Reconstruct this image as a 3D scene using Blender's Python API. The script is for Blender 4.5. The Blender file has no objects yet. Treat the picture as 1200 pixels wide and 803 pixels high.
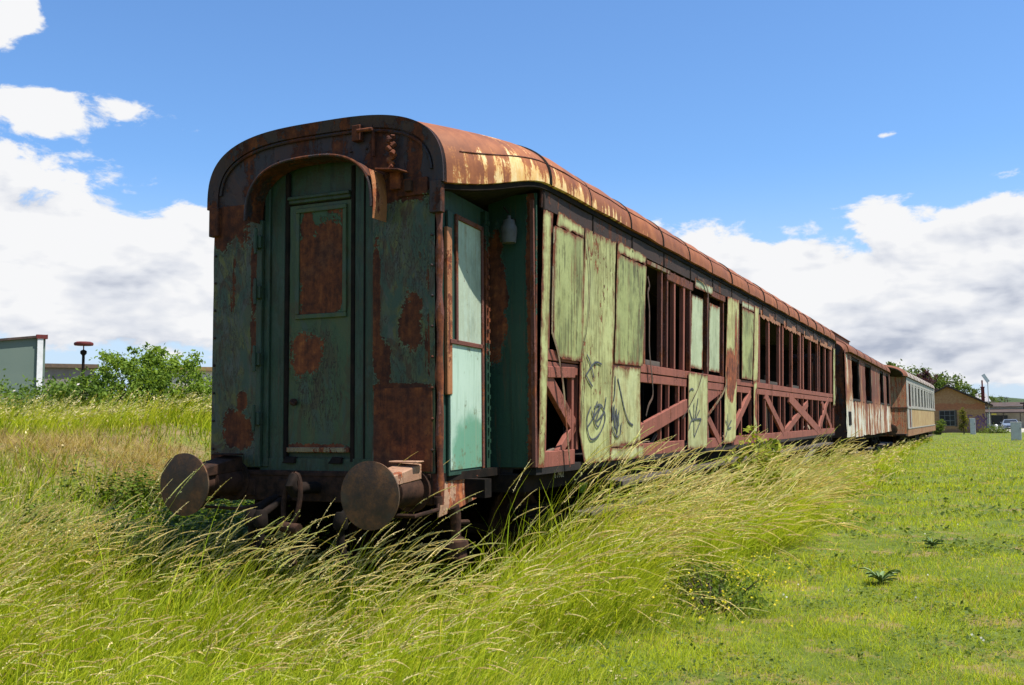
import bpy, bmesh, math, random
import numpy as np
from mathutils import Vector, Matrix
random.seed(7)
RNG = np.random.default_rng(11)
SC = bpy.context.scene
COL = SC.collection
PI = math.pi

# ------------------------------------------------------------------ camera
CAM = Vector((4.861, -6.699, 1.573))
YAW, PITCH, ROLL = math.radians(-24.944), math.radians(4.505), math.radians(-0.477)
fwd = Vector((math.sin(YAW)*math.cos(PITCH), math.cos(YAW)*math.cos(PITCH), math.sin(PITCH)))
r0 = Vector((math.cos(YAW), -math.sin(YAW), 0)); u0 = r0.cross(fwd)
rgt = r0*math.cos(ROLL) + u0*math.sin(ROLL); upv = -r0*math.sin(ROLL) + u0*math.cos(ROLL)
cd = bpy.data.cameras.new('camera'); cam = bpy.data.objects.new('camera', cd); COL.objects.link(cam)
M3 = Matrix((rgt, upv, -fwd)).transposed()
cam.matrix_world = Matrix.Translation(CAM) @ M3.to_4x4()
cd.sensor_width = 36; cd.lens = 36*1158.1/1200; cd.clip_start = .05; cd.clip_end = 12000
SC.camera = cam

# ------------------------------------------------------------------ render settings
SC.render.engine = 'CYCLES'
SC.render.resolution_x, SC.render.resolution_y = 1024, 685
vs = SC.view_settings
SC.display_settings.display_device = 'sRGB'
vs.view_transform = 'Standard'; vs.look = 'None'; vs.gamma = 1; vs.exposure = 0.0
vs.use_curve_mapping = False
SC.cycles.max_bounces = 8; SC.cycles.diffuse_bounces = 3; SC.cycles.transparent_max_bounces = 6

# ------------------------------------------------------------------ object helpers
def tag(o, label=None, cat=None, group=None, kind=None):
    if label: o['label'] = label
    if cat: o['category'] = cat
    if group: o['group'] = group
    if kind: o['kind'] = kind
    return o
def empty(name, loc=(0, 0, 0), rz=0, parent=None):
    o = bpy.data.objects.new(name, None); COL.objects.link(o)
    o.location = loc; o.rotation_euler = (0, 0, rz); o.empty_display_size = .3
    if parent: o.parent = parent
    return o
def link_mesh(name, me, parent=None):
    o = bpy.data.objects.new(name, me); COL.objects.link(o)
    if parent: o.parent = parent
    return o
def copy_tree(o, parent=None):
    c = o.copy(); COL.objects.link(c)
    if parent: c.parent = parent
    for ch in list(o.children): copy_tree(ch, c)
    return c

class MB:
    def __init__(s): s.v = []; s.f = []; s.m = []
    def add(s, verts, faces, mi=0):
        b = len(s.v); s.v += [tuple(p) for p in verts]
        s.f += [tuple(b+i for i in f) for f in faces]; s.m += [mi]*len(faces); return s
    def box(s, a, b, mi=0):
        x0, x1 = sorted((a[0], b[0])); y0, y1 = sorted((a[1], b[1])); z0, z1 = sorted((a[2], b[2]))
        v = [(x0,y0,z0),(x1,y0,z0),(x1,y1,z0),(x0,y1,z0),(x0,y0,z1),(x1,y0,z1),(x1,y1,z1),(x0,y1,z1)]
        return s.add(v, [(0,3,2,1),(4,5,6,7),(0,1,5,4),(1,2,6,5),(2,3,7,6),(3,0,4,7)], mi)
    def hexa(s, v8, mi=0):
        return s.add(v8, [(0,3,2,1),(4,5,6,7),(0,1,5,4),(1,2,6,5),(2,3,7,6),(3,0,4,7)], mi)
    def beam(s, p0, p1, w, h, up=(0,0,1), mi=0):
        p0 = Vector(p0); p1 = Vector(p1); d = (p1-p0).normalized(); side = d.cross(Vector(up))
        if side.length < 1e-4: side = d.cross(Vector((1,0,0)))
        side.normalize(); u = side.cross(d)
        a = side*w/2; b = u*h/2
        return s.hexa([p0-a-b, p0+a-b, p1+a-b, p1-a-b, p0-a+b, p0+a+b, p1+a+b, p1-a+b], mi)
    def tube(s, pts, r, n=8, mi=0, caps=True):
        pts = [Vector(p) for p in pts]; rr = r if isinstance(r, (list, tuple)) else [r]*len(pts)
        V = []; F = []; ref = None
        for i, p in enumerate(pts):
            d = (pts[min(i+1, len(pts)-1)] - pts[max(i-1, 0)]).normalized()
            if ref is None:
                ref = d.cross(Vector((0,0,1)))
                if ref.length < 1e-3: ref = d.cross(Vector((1,0,0)))
            ref = (ref - d*ref.dot(d)).normalized(); w = d.cross(ref)
            for k in range(n):
                a = 2*PI*k/n; V.append(p + (ref*math.cos(a) + w*math.sin(a))*rr[i])
        for i in range(len(pts)-1):
            for k in range(n):
                F.append((i*n+k, i*n+(k+1) % n, (i+1)*n+(k+1) % n, (i+1)*n+k))
        if caps:
            F.append(tuple(range(n))[::-1]); F.append(tuple((len(pts)-1)*n+k for k in range(n)))
        return s.add(V, F, mi)
    def lathe(s, prof, c, axis='y', n=32, mi=0):
        V = []; F = []; c = Vector(c)
        for (t, r) in prof:
            for k in range(n):
                a = 2*PI*k/n; p, q = r*math.cos(a), r*math.sin(a)
                V.append(c + (Vector((p, t, q)) if axis == 'y' else Vector((t, p, q)) if axis == 'x' else Vector((p, q, t))))
        for i in range(len(prof)-1):
            for k in range(n):
                F.append((i*n+k, i*n+(k+1) % n, (i+1)*n+(k+1) % n, (i+1)*n+k))
        F.append(tuple(range(n))); F.append(tuple((len(prof)-1)*n+k for k in range(n))[::-1])
        return s.add(V, F, mi)
    def prism(s, poly, d, mi=0):                 # closed polygon (3d points) swept by d
        n = len(poly); d = Vector(d); V = [Vector(p) for p in poly] + [Vector(p)+d for p in poly]
        F = [tuple(range(n))[::-1], tuple(range(n, 2*n))] + [(i, (i+1) % n, n+(i+1) % n, n+i) for i in range(n)]
        return s.add(V, F, mi)
    def sheet(s, fn, nu, nv, thick, mi=0):       # fn(u,v)->(point, normal); a closed warped plate
        V = []; B = []
        for j in range(nv+1):
            for i in range(nu+1):
                p, nrm = fn(i/nu, j/nv); V.append(Vector(p)); B.append(Vector(p)-Vector(nrm)*thick)
        W = nu+1; o = len(V); F = []
        for j in range(nv):
            for i in range(nu):
                a, b, c, d = j*W+i, j*W+i+1, (j+1)*W+i+1, (j+1)*W+i
                F.append((a, b, c, d)); F.append((o+d, o+c, o+b, o+a))
        ring = [i for i in range(W)] + [j*W+nu for j in range(1, nv+1)] + [nv*W+i for i in range(nu-1, -1, -1)] + [j*W for j in range(nv-1, 0, -1)]
        for k in range(len(ring)):
            a, b = ring[k], ring[(k+1) % len(ring)]; F.append((a, o+a, o+b, b))
        return s.add(V+B, F, mi)
    def build(s, name, mats, parent=None, bevel=0, smooth=None, bevseg=1):
        me = bpy.data.meshes.new(name); me.from_pydata(s.v, [], s.f)
        if not isinstance(mats, (list, tuple)): mats = [mats]
        for m in mats: me.materials.append(m)
        if len(mats) > 1: me.polygons.foreach_set('material_index', s.m)
        bm = bmesh.new(); bm.from_mesh(me); bmesh.ops.recalc_face_normals(bm, faces=bm.faces)
        if bevel:
            ed = [e for e in bm.edges if len(e.link_faces) == 2 and e.calc_face_angle(0) > .6]
            bmesh.ops.bevel(bm, geom=ed, offset=bevel, segments=bevseg, affect='EDGES', clamp_overlap=True)
        bm.to_mesh(me); bm.free()
        if smooth is not None:
            me.polygons.foreach_set('use_smooth', [True]*len(me.polygons))
            me.set_sharp_from_angle(angle=math.radians(smooth))
        me.update()
        return link_mesh(name, me, parent)
    def build_each(s, name, mats, parent=None, **k):
        """every connected piece becomes a part of its own"""
        par = list(range(len(s.v)))
        def find(a):
            while par[a] != a: par[a] = par[par[a]]; a = par[a]
            return a
        for f in s.f:
            for q in f[1:]: par[find(q)] = find(f[0])
        groups = {}
        for f, m in zip(s.f, s.m): groups.setdefault(find(f[0]), []).append((f, m))
        out = []
        for g in groups.values():
            ids = sorted({i for f, _ in g for i in f}); mp = {i: j for j, i in enumerate(ids)}
            q = MB(); q.v = [s.v[i] for i in ids]; q.f = [tuple(mp[i] for i in f) for f, _ in g]; q.m = [m for _, m in g]
            out.append(q.build(name, mats, parent, **k))
        return out

# ------------------------------------------------------------------ node helpers
class N:
    def __init__(s, name):
        s.mat = bpy.data.materials.new(name); s.mat.use_nodes = True
        s.t = s.mat.node_tree; s.t.nodes.clear()
    def node(s, ty, **k):
        n = s.t.nodes.new(ty)
        for a, b in k.items(): setattr(n, a, b)
        return n
    def set(s, sock, v):
        if hasattr(v, 'links'): s.t.links.new(v, sock)
        elif isinstance(v, (tuple, list)) and len(v) == 3 and sock.type == 'RGBA': sock.default_value = (*v, 1)
        else: sock.default_value = v
    def obj(s): return s.node('ShaderNodeTexCoord').outputs['Object']
    def scale(s, vec, sc, off=(0, 0, 0)):
        m = s.node('ShaderNodeMapping'); s.set(m.inputs[0], vec); m.inputs['Scale'].default_value = sc; m.inputs['Location'].default_value = off
        return m.outputs[0]
    def noise(s, vec, sc, det=6, ro=.6, dist=0):
        n = s.node('ShaderNodeTexNoise'); s.set(n.inputs['Vector'], vec)
        n.inputs['Scale'].default_value = sc; n.inputs['Detail'].default_value = det
        n.inputs['Roughness'].default_value = ro; n.inputs['Distortion'].default_value = dist
        return n.outputs[0]
    def vor(s, vec, sc, feat='F1'):
        n = s.node('ShaderNodeTexVoronoi', feature=feat); s.set(n.inputs['Vector'], vec); n.inputs['Scale'].default_value = sc
        return n.outputs
    def math(s, op, a, b=0., c=None, clamp=False):
        n = s.node('ShaderNodeMath', operation=op, use_clamp=clamp); s.set(n.inputs[0], a); s.set(n.inputs[1], b)
        if c is not None: s.set(n.inputs[2], c)
        return n.outputs[0]
    def mr(s, v, a, b, c=0., d=1., sm=True):
        n = s.node('ShaderNodeMapRange', interpolation_type='SMOOTHSTEP' if sm else 'LINEAR')
        s.set(n.inputs[0], v)
        for i, q in enumerate((a, b, c, d)): s.set(n.inputs[1+i], q)
        return n.outputs[0]
    def mix(s, f, a, b, bt='MIX'):
        n = s.node('ShaderNodeMix', data_type='RGBA', blend_type=bt); s.set(n.inputs[0], f); s.set(n.inputs[6], a); s.set(n.inputs[7], b)
        return n.outputs[2]
    def ramp(s, f, stops):
        n = s.node('ShaderNodeValToRGB'); s.set(n.inputs[0], f); e = n.color_ramp.elements
        while len(e) < len(stops): e.new(.5)
        for q, (p, c) in zip(e, stops): q.position = p; q.color = (*c, 1)
        return n.outputs[0]
    def sep(s, v):
        n = s.node('ShaderNodeSeparateXYZ'); s.set(n.inputs[0], v); return n.outputs
    def comb(s, x, y, z):
        n = s.node('ShaderNodeCombineXYZ')
        for i, q in enumerate((x, y, z)): s.set(n.inputs[i], q)
        return n.outputs[0]
    def attr(s, name): return s.node('ShaderNodeAttribute', attribute_name=name).outputs['Color']
    def bump(s, h, st=.4, d=.01):
        n = s.node('ShaderNodeBump'); n.inputs['Strength'].default_value = st; n.inputs['Distance'].default_value = d; s.set(n.inputs['Height'], h)
        return n.outputs[0]
    def bsdf(s, col, rough=.6, metal=0., nrm=None, spec=.4):
        n = s.node('ShaderNodeBsdfPrincipled'); s.set(n.inputs['Base Color'], col); s.set(n.inputs['Roughness'], rough)
        s.set(n.inputs['Metallic'], metal); n.inputs['Specular IOR Level'].default_value = spec
        if nrm is not None: s.set(n.inputs['Normal'], nrm)
        return n.outputs[0]
    def out(s, sh):
        o = s.node('ShaderNodeOutputMaterial'); s.set(o.inputs[0], sh); return s.mat

def rust_col(n, co, dark=1.):
    f = n.noise(co, 13, 9, .74); g = n.noise(co, 2.2, 5, .62); h = n.noise(n.scale(co, (16, 16, 1.6)), 1., 5, .6)
    k = n.math('ADD', n.math('MULTIPLY', f, .42), n.math('ADD', n.math('MULTIPLY', g, .28), n.math('MULTIPLY', h, .30)))
    a = n.ramp(k, [(.36, (.020*dark, .009*dark, .007*dark)), (.45, (.075*dark, .022*dark, .011*dark)), (.53, (.17*dark, .047*dark, .016*dark)), (.60, (.29*dark, .092*dark, .026*dark)), (.70, (.40*dark, .155*dark, .05*dark))])
    pit = n.mr(n.noise(co, 46, 3, .6), .66, .72, 0, .8)
    a = n.mix(pit, a, (.018, .009, .007))
    return n.mix(n.mr(g, .48, .68, 0, .75), a, n.mix(n.mr(f, .4, .62), (.030*dark, .014*dark, .012*dark), (.075*dark, .032*dark, .022*dark)))

def paint_rust(name, paint, paint2, thr=.56, streak=.5, blobs=(), seed=0, rough=.55, axis='yz', rustdark=1., grime=.35, scratch=0., rim=.5, smear=(), scrbox=None):
    n = N(name); raw = n.obj(); co = n.scale(raw, (1, 1, 1), (seed*7.3, seed*3.1, seed*5.7))
    n1 = n.noise(co, 1.6, 12, .72, .25)
    n2 = n.noise(n.scale(co, (9, 9, .5)), 1.0, 8, .66)
    fine = n.noise(co, 40, 5, .7)
    m = n.math('ADD', n.math('MULTIPLY', n1, 1-streak), n.math('MULTIPLY', n2, streak))
    fld = n.math('DIVIDE', n.math('SUBTRACT', m, thr), .10)                       # >0 is rust
    edge = n.math('ADD', n.math('MULTIPLY', n.noise(co, 5, 9, .72), .55), n.math('ADD', n.math('MULTIPLY', n2, .30), n.math('MULTIPLY', fine, .15)))
    xs = n.sep(raw)
    for (a, b, ra, rb) in blobs:
        ax = xs[1] if axis == 'yz' else xs[0]
        da = n.math('DIVIDE', n.math('SUBTRACT', ax, a), ra); db = n.math('DIVIDE', n.math('SUBTRACT', xs[2], b), rb)
        da = n.math('POWER', n.math('ABSOLUTE', da), 2.6); db = n.math('POWER', n.math('ABSOLUTE', db), 2.6)
        d = n.math('ADD', n.math('POWER', n.math('ADD', da, db), .3846), n.math('MULTIPLY', n.math('SUBTRACT', edge, .5), 3.6))
        fld = n.math('MAXIMUM', fld, n.math('SUBTRACT', 1., d))
    mask = n.mr(fld, -.03, .03)
    rimm = n.math('SUBTRACT', n.mr(fld, -.20, -.09), mask, clamp=True)
    p = n.mix(n.mr(n.noise(co, 2.3, 8, .66), .35, .68), paint, paint2)
    p = n.mix(n.mr(fine, .35, .7, .28, 0), p, tuple(c*.5 for c in paint))
    dirt = n.noise(n.scale(co, (13, 13, .6)), 1.3, 7, .68)
    p = n.mix(n.mr(dirt, .49, .68, 0, grime), p, tuple(c*.3 for c in paint2))
    p = n.mix(n.mr(n.noise(n.scale(co, (20, 20, 1.2), (3, 1, 2)), 1.2, 6, .7), .57, .68, 0, .55), p, (.085*rustdark, .040*rustdark, .016*rustdark))
    for i, tone in enumerate(smear):                                              # older coats showing through in rubbed, curling smears
        sm = n.noise(n.scale(co, (2.6, 2.6, 1.1), (i*3.1, i*1.7, i*5.3)), 1.5, 7, .62, 1.8)
        p = n.mix(n.mr(sm, .50, .60, 0, .85), p, tone)
    if scratch:
        rot = n.node('ShaderNodeMapping'); n.set(rot.inputs[0], co); rot.inputs['Rotation'].default_value = (0, .35, 0); rot.inputs['Scale'].default_value = (13, 13, 3.2)
        sc = n.noise(rot.outputs[0], 1.7, 4, .6, 1.6)
        ln = n.mr(n.math('ABSOLUTE', n.math('SUBTRACT', sc, .5)), .034, .014, 0, scratch)
        gate = n.mr(n.noise(co, 1.6, 4, .6), .42, .52)
        if scrbox:
            (a, b, ra, rb) = scrbox
            q = n.math('ADD', n.math('POWER', n.math('DIVIDE', n.math('SUBTRACT', xs[0], a), ra), 2.), n.math('POWER', n.math('DIVIDE', n.math('SUBTRACT', xs[2], b), rb), 2.))
            gate = n.mr(n.math('ADD', q, n.math('MULTIPLY', n.math('SUBTRACT', edge, .5), 2.)), 1.05, .6)
        ln = n.math('MULTIPLY', ln, gate)
        p = n.mix(ln, p, (.022, .014, .008))
    p = n.mix(n.math('MULTIPLY', rimm, n.mr(fine, .42, .6, .1, rim)), p, tuple(min(.8, c*2.0+.035) for c in paint))
    col = n.mix(mask, p, rust_col(n, co, rustdark))
    h = n.math('ADD', n.math('MULTIPLY', mask, -.7), n.math('ADD', n.math('MULTIPLY', fine, .3), n.math('ADD', n.math('MULTIPLY', n.noise(co, 3, 3, .5), .5), n.math('MULTIPLY', rimm, .5))))
    return n.out(n.bsdf(col, n.mr(mask, 0, 1, rough, .9, False), 0, n.bump(h, .7, .012), .28))

def panel_mat(name, c1, c2, dark, streak=.6, stain=.4, chips=.66, seed=0, blobs=(), rustdark=1.):
    n = N(name); raw = n.obj(); co = n.scale(raw, (1, 1, 1), (seed*5.1, seed*3.7, seed*2.9))
    big = n.noise(co, 1.3, 4, .55); fine = n.noise(co, 34, 6, .7); mid = n.noise(co, 6, 6, .7)
    st = n.noise(n.scale(co, (30, 30, 1.7)), 1., 6, .68); st2 = n.noise(n.scale(co, (9, 9, .6)), 1., 6, .65)
    p = n.mix(n.mr(n.math('ADD', n.math('MULTIPLY', big, .5), n.math('MULTIPLY', mid, .5)), .38, .62), c1, c2)
    p = n.mix(n.mr(fine, .3, .7, .35, 0.), p, tuple(q*.55 for q in c1))
    k = n.math('ADD', n.math('MULTIPLY', st, .55), n.math('ADD', n.math('MULTIPLY', mid, .25), n.math('MULTIPLY', big, .3)))
    p = n.mix(n.mr(k, .535, .60, 0, streak), p, dark)
    p = n.mix(n.mr(n.math('ADD', n.math('MULTIPLY', st2, .7), n.math('MULTIPLY', mid, .3)), .52, .66, 0, stain), p, (.20, .125, .045))
    p = n.mix(n.mr(n.noise(n.scale(co, (1, 1, .5)), 3.1, 7, .68), .46, .66, 0, .55), p, tuple(q*.42 for q in c2))
    ch = n.math('ADD', n.math('MULTIPLY', n.noise(n.scale(co, (1, 1, .6)), 16, 7, .72), .65), n.math('MULTIPLY', big, .35))
    eg = n.node('ShaderNodeAttribute', attribute_name='Edge').outputs['Fac']
    ek = n.math('ADD', eg, n.math('ADD', n.math('MULTIPLY', n.math('SUBTRACT', mid, .5), 1.5), n.math('MULTIPLY', n.math('SUBTRACT', st2, .5), 1.6)))
    p = n.mix(n.mr(ek, .30, .75, 0, .75), p, (.17, .095, .035))
    mask = n.math('MAXIMUM', n.mr(ch, chips-.06, chips-.045), n.mr(ek, .80, .85))
    xs = n.sep(raw)
    for (a, b, ra, rb) in blobs:
        da = n.math('POWER', n.math('ABSOLUTE', n.math('DIVIDE', n.math('SUBTRACT', xs[1], a), ra)), 2.5); db = n.math('POWER', n.math('ABSOLUTE', n.math('DIVIDE', n.math('SUBTRACT', xs[2], b), rb)), 2.5)
        d = n.math('ADD', n.math('ADD', da, db), n.math('MULTIPLY', n.math('SUBTRACT', n.math('ADD', n.math('MULTIPLY', st2, .6), n.math('MULTIPLY', mid, .4)), .5), 3.2))
        mask = n.math('MAXIMUM', mask, n.mr(d, 1., .93))
    col = n.mix(mask, p, rust_col(n, co, rustdark))
    h = n.math('ADD', n.math('MULTIPLY', mask, -.6), n.math('ADD', n.math('MULTIPLY', fine, .3), n.math('MULTIPLY', mid, .4)))
    return n.out(n.bsdf(col, n.mr(mask, 0, 1, .62, .9, False), 0, n.bump(h, .5, .008), .3))

def simple(name, c1, c2, sc=6, rough=.75, bump=.3, stretch=(1, 1, 1), metal=0., spec=.3, bd=.01):
    n = N(name); co = n.scale(n.obj(), stretch)
    f = n.noise(co, sc, 8, .65); g = n.noise(co, sc*.2, 3, .5)
    col = n.mix(n.mr(n.math('ADD', f, n.math('MULTIPLY', n.math('SUBTRACT', g, .5), .6)), .3, .7), c1, c2)
    return n.out(n.bsdf(col, rough, metal, n.bump(f, bump, bd), spec))

def leaf_mat(name, tl=.35, rough=.7):
    n = N(name); c = n.attr('Col')
    d = n.bsdf(c, rough, 0, None, .03)
    t = n.node('ShaderNodeBsdfTranslucent'); n.set(t.inputs[0], n.mix(.8, c, n.mix(1., c, (1.3, 1.25, .3), 'MULTIPLY')))
    mx = n.node('ShaderNodeMixShader'); mx.inputs[0].default_value = tl
    n.t.links.new(d, mx.inputs[1]); n.t.links.new(t.outputs[0], mx.inputs[2])
    return n.out(mx.outputs[0])
# ------------------------------------------------------------------ materials
GREEN, GREEN2 = (.052, .105, .070), (.075, .112, .060)
OLIVE, OLIVE2 = (.36, .45, .18), (.45, .50, .22)
M = {}
M['end_l'] = paint_rust('end_left', (.066, .080, .036), (.054, .058, .038), .585, .55, [(-.86, 1.52, .14, .17), (-.80, 1.75, .06, .10), (-1.0, 3.34, .3, .26), (-.69, 2.85, .03, .3), (-.68, 2.25, .03, .2), (-1.08, 1.26, .10, .05)], 1, axis='xz', scratch=.8, rustdark=.66, smear=((.105, .100, .026), (.066, .074, .062), (.050, .026, .012), (.03, .06, .04)))
M['end_r'] = paint_rust('end_right', (.072, .088, .038), (.052, .058, .038), .575, .6, [(.88, 2.34, .10, .22), (.545, 2.55, .035, .5), (.8, 3.44, .40, .12), (.62, 2.05, .06, .16), (.8, 1.84, .33, .03)], 2, axis='xz', scratch=.9, rustdark=.62, smear=((.105, .100, .026), (.066, .074, .062), (.050, .026, .012), (.03, .06, .04)))
M['arch'] = paint_rust('end_arch', (.042, .022, .018), (.026, .020, .020), .50, .3, [], 3, rustdark=.62, rim=.2, smear=((.022, .020, .022), (.05, .022, .014)))
M['frame_g'] = paint_rust('gangway_green', (.028, .060, .034), (.022, .046, .027), .64, .6, [], 4, grime=.7, scratch=.4, smear=((.034, .056, .040), (.030, .040, .020)))
M['door_g'] = paint_rust('door_green', (.046, .080, .034), (.038, .064, .030), .66, .5, [(-.16, 2.13, .17, .19), (-.02, 1.36, .3, .04)], 5, axis='xz', scratch=1., grime=.4, scrbox=(-.02, 1.93, .26, .50), smear=((.058, .074, .030), (.040, .062, .044), (.05, .045, .02)))
M['door_win'] = paint_rust('door_window_plate', (.035, .075, .035), (.03, .06, .03), .52, .25, [(.0, 2.72, .24, .34), (-.17, 3.2, .05, .08), (.1, 3.1, .12, .1)], 6, axis='xz', rustdark=.8)
M['rust'] = paint_rust('bare_rust', (.06, .03, .02), (.05, .03, .02), .3, .3, [], 7, rustdark=.85)
M['rust_lit'] = paint_rust('sunlit_orange_rust', (.36, .15, .06), (.28, .11, .045), .55, .3, [], 8, rustdark=1.5)  # orange rust, brightened further for faces meant to look sunlit
M['dark'] = simple('black_iron', (.009, .008, .007), (.021, .014, .011), 9, .95, .5, spec=.08)
M['iron'] = simple('rusted_iron', (.018, .011, .008), (.055, .027, .017), 14, .9, .5, spec=.12)
n = N('buffer_rust'); co = n.obj(); f = n.noise(co, 7, 8, .68); g = n.noise(co, 40, 5, .7); k = n.mr(n.math('ADD', n.math('MULTIPLY', f, .7), n.math('MULTIPLY', g, .3)), .36, .64)
bc = n.ramp(k, [(0, (.030, .018, .012)), (.45, (.072, .036, .019)), (.75, (.115, .055, .026)), (1, (.17, .075, .032))]); bc = n.mix(n.mr(n.noise(co, 3.2, 3, .5), .55, .66, 0, .5), bc, (.075, .062, .040))
M['buffer'] = n.out(n.bsdf(bc, n.mr(k, 0, 1, .55, .85), .15, n.bump(g, .35, .006), .4))
M['bufarm'] = paint_rust('buffer_arm', (.40, .24, .15), (.30, .16, .1), .5, .4, [], 9, rustdark=1.6)
M['oxide'] = paint_rust('red_oxide_frame', (.27, .088, .058), (.21, .068, .045), .575, .45, [], 10, rough=.75, grime=.5)
M['oxide2'] = paint_rust('dark_oxide_frame', (.15, .052, .036), (.10, .038, .028), .52, .45, [], 11, rough=.8, grime=.5)
M['letter'] = paint_rust('letterboard', (.032, .020, .016), (.050, .026, .020), .55, .5, [], 12, rough=.8, rustdark=.6)
M['pal_olive'] = panel_mat('olive_panel', (.32, .345, .135), (.265, .28, .095), (.085, .082, .026), .92, .75, .665, 13)
M['pal_olive2'] = panel_mat('olive_panel_worn', (.30, .325, .12), (.22, .235, .08), (.07, .067, .023), .95, .8, .65, 14)
M['pal_pale'] = panel_mat('pale_panel', (.425, .445, .19), (.385, .385, .15), (.165, .155, .05), .7, .85, .645, 15)
M['pal_low'] = panel_mat('pale_panel_low', (.44, .46, .225), (.42, .405, .17), (.21, .205, .08), .55, .7, .67, 16)
M['pal_mix'] = panel_mat('pale_panel_rusting', (.46, .46, .20), (.44, .41, .16), (.22, .19, .07), .5, .7, .66, 17, [(8.62, 2.25, .34, .42), (8.98, 2.7, .10, .6), (10.6, 1.8, .2, .3)], 1.5)
M['pane'] = panel_mat('pale_blank', (.43, .48, .30), (.38, .43, .26), (.24, .28, .16), .4, .2, .72, 18)
M['vdoor'] = panel_mat('vestibule_door_pane', (.42, .51, .41), (.36, .44, .34), (.30, .33, .22), .4, .4, .70, 19)
n = N('vestibule_door_lower'); co = n.obj(); xs = n.sep(co)     # chalky pane with a worn dark green blot
d = n.math('ADD', n.math('POWER', n.math('DIVIDE', n.math('SUBTRACT', xs[1], .60), .42), 2.), n.math('POWER', n.math('DIVIDE', n.math('SUBTRACT', xs[2], 1.25), .42), 2.))
d = n.math('ADD', d, n.math('MULTIPLY', n.math('SUBTRACT', n.noise(co, 5, 6, .65), .5), 1.2))
pc = n.mix(n.mr(n.noise(co, 1.6, 5, .6), .35, .65), (.41, .53, .43), (.34, .46, .37))
pc = n.mix(n.mr(d, 1.15, .5, 0, .85), pc, (.08, .24, .15)); pc = n.mix(n.mr(n.noise(n.scale(co, (12, 12, .7)), 2, 7, .68), .48, .66, 0, .6), pc, (.19, .28, .19)); pc = n.mix(n.mr(n.math('ADD', n.noise(co, 9, 6, .7), n.mr(xs[2], 1.5, 1.18, 0, .12)), .60, .70, 0, .8), pc, (.12, .13, .07))
M['vdoor_low'] = n.out(n.bsdf(pc, .5, 0, n.bump(n.noise(co, 6, 5, .6), .15, .01), .4))
M['teal'] = paint_rust('teal_wall', (.020, .058, .036), (.017, .046, .029), .66, .4, [(1.40, 2.3, .05, 1.5), (1.02, 2.7, .12, .5)], 20, axis='xz', grime=.5)
M['tealside'] = paint_rust('teal_side', (.026, .068, .048), (.022, .055, .04), .62, .45, [], 21, grime=.5)
M['wood'] = simple('weathered_timber', (.13, .095, .07), (.28, .21, .15), 5, .9, .5, (1, .12, 1))
M['woodgrey'] = simple('grey_timber', (.05, .039, .032), (.12, .095, .078), 5, .9, .5, (1, .12, 1))
M['inside'] = simple('shade_dark_inside', (.010, .008, .007), (.030, .022, .016), 5, .95, .4)  # near-black colour stands in for the deep shade inside the coaches
M['insidewood'] = simple('inside_boards', (.05, .035, .025), (.13, .09, .06), 6, .9, .4, (1, 1, .15))
M['lamp'] = simple('lamp_enamel', (.085, .085, .082), (.035, .03, .026), 7, .6, .2)
M['graf'] = simple('spray_paint', (.028, .030, .050), (.085, .09, .085), 22, .6, .05)
M['white'] = simple('white_letters', (.42, .40, .34), (.28, .26, .2), 40, .8, .1)
M['cable'] = simple('cable_sheath', (.035, .025, .02), (.10, .055, .035), 20, .8, .2)
M['strip'] = paint_rust('bent_strip', (.25, .19, .10), (.14, .08, .04), .5, .4, [], 22)

def roof_mat(name, pale=1., base=1.):
    n = N(name); co = n.obj(); xs = n.sep(co)
    f = n.noise(n.scale(co, (1, 1, 1)), 5, 9, .68); g = n.noise(co, .9, 4, .55)
    st = n.noise(n.scale(co, (.7, 5, .7)), 1.0, 6, .6)
    c = n.ramp(n.math('ADD', n.math('MULTIPLY', f, .6), n.math('MULTIPLY', st, .4)), [(.32, (.12*base, .038*base, .018*base)), (.47, (.24*base, .074*base, .025*base)), (.6, (.33*base, .11*base, .036*base)), (.75, (.35*base, .14*base, .055*base))])
    c = n.mix(n.mr(g, .4, .66, 0, .5), c, (.165*base, .058*base, .030*base))
    # old cream paint left in runs along the lower band
    run = n.noise(n.scale(co, (.5, 13, .5)), 1.0, 5, .6); pat = n.noise(n.scale(co, (1, 2.4, 1)), 3.4, 9, .8); fine = n.noise(co, 38, 5, .7)
    lim = n.math('ADD', n.math('MULTIPLY', run, .5), n.math('ADD', n.math('MULTIPLY', pat, .38), n.math('MULTIPLY', fine, .12)))
    fz = n.mr(xs[2], 3.88, 3.66, 0, 1); near = n.mr(xs[1], 2.0, 1.0)
    fz = n.math('MAXIMUM', fz, n.math('MULTIPLY', near, n.mr(xs[2], 3.83, 3.70)))
    thr = n.math('ADD', n.math('ADD', n.mr(xs[1], .05, .75, .545, .445), n.mr(xs[1], 1.2, 5.0, 0, .16, False)), n.math('MULTIPLY', n.math('SUBTRACT', 1., fz), .12))
    halo = n.mr(n.math('SUBTRACT', lim, thr), -.028, .008, 0, .6*pale)
    c = n.mix(halo, c, (.50*base, .19*base, .045*base))
    band = n.mr(n.math('SUBTRACT', lim, thr), .008, .03, 0, pale)
    c = n.mix(band, c, n.mix(n.mr(pat, .42, .66), (.58, .34, .11), (.66, .53, .28)))
    return n.out(n.bsdf(c, .72, 0, n.bump(n.math('ADD', f, n.math('MULTIPLY', g, 1.5)), .35, .012), .3))
M['roof'] = roof_mat('rusty_roof', 1., .86)
M['roof2'] = roof_mat('rusty_roof_dark', .0, .62)
M['roof3'] = simple('grey_roof', (.30, .27, .24), (.20, .14, .11), 6, .8, .3)
n = N('flaking_white_side'); co = n.obj(); xs = n.sep(co)
st = n.noise(n.scale(co, (3, 2.6, .16)), 1.0, 8, .62); pa = n.noise(co, 1.1, 8, .65)
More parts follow.
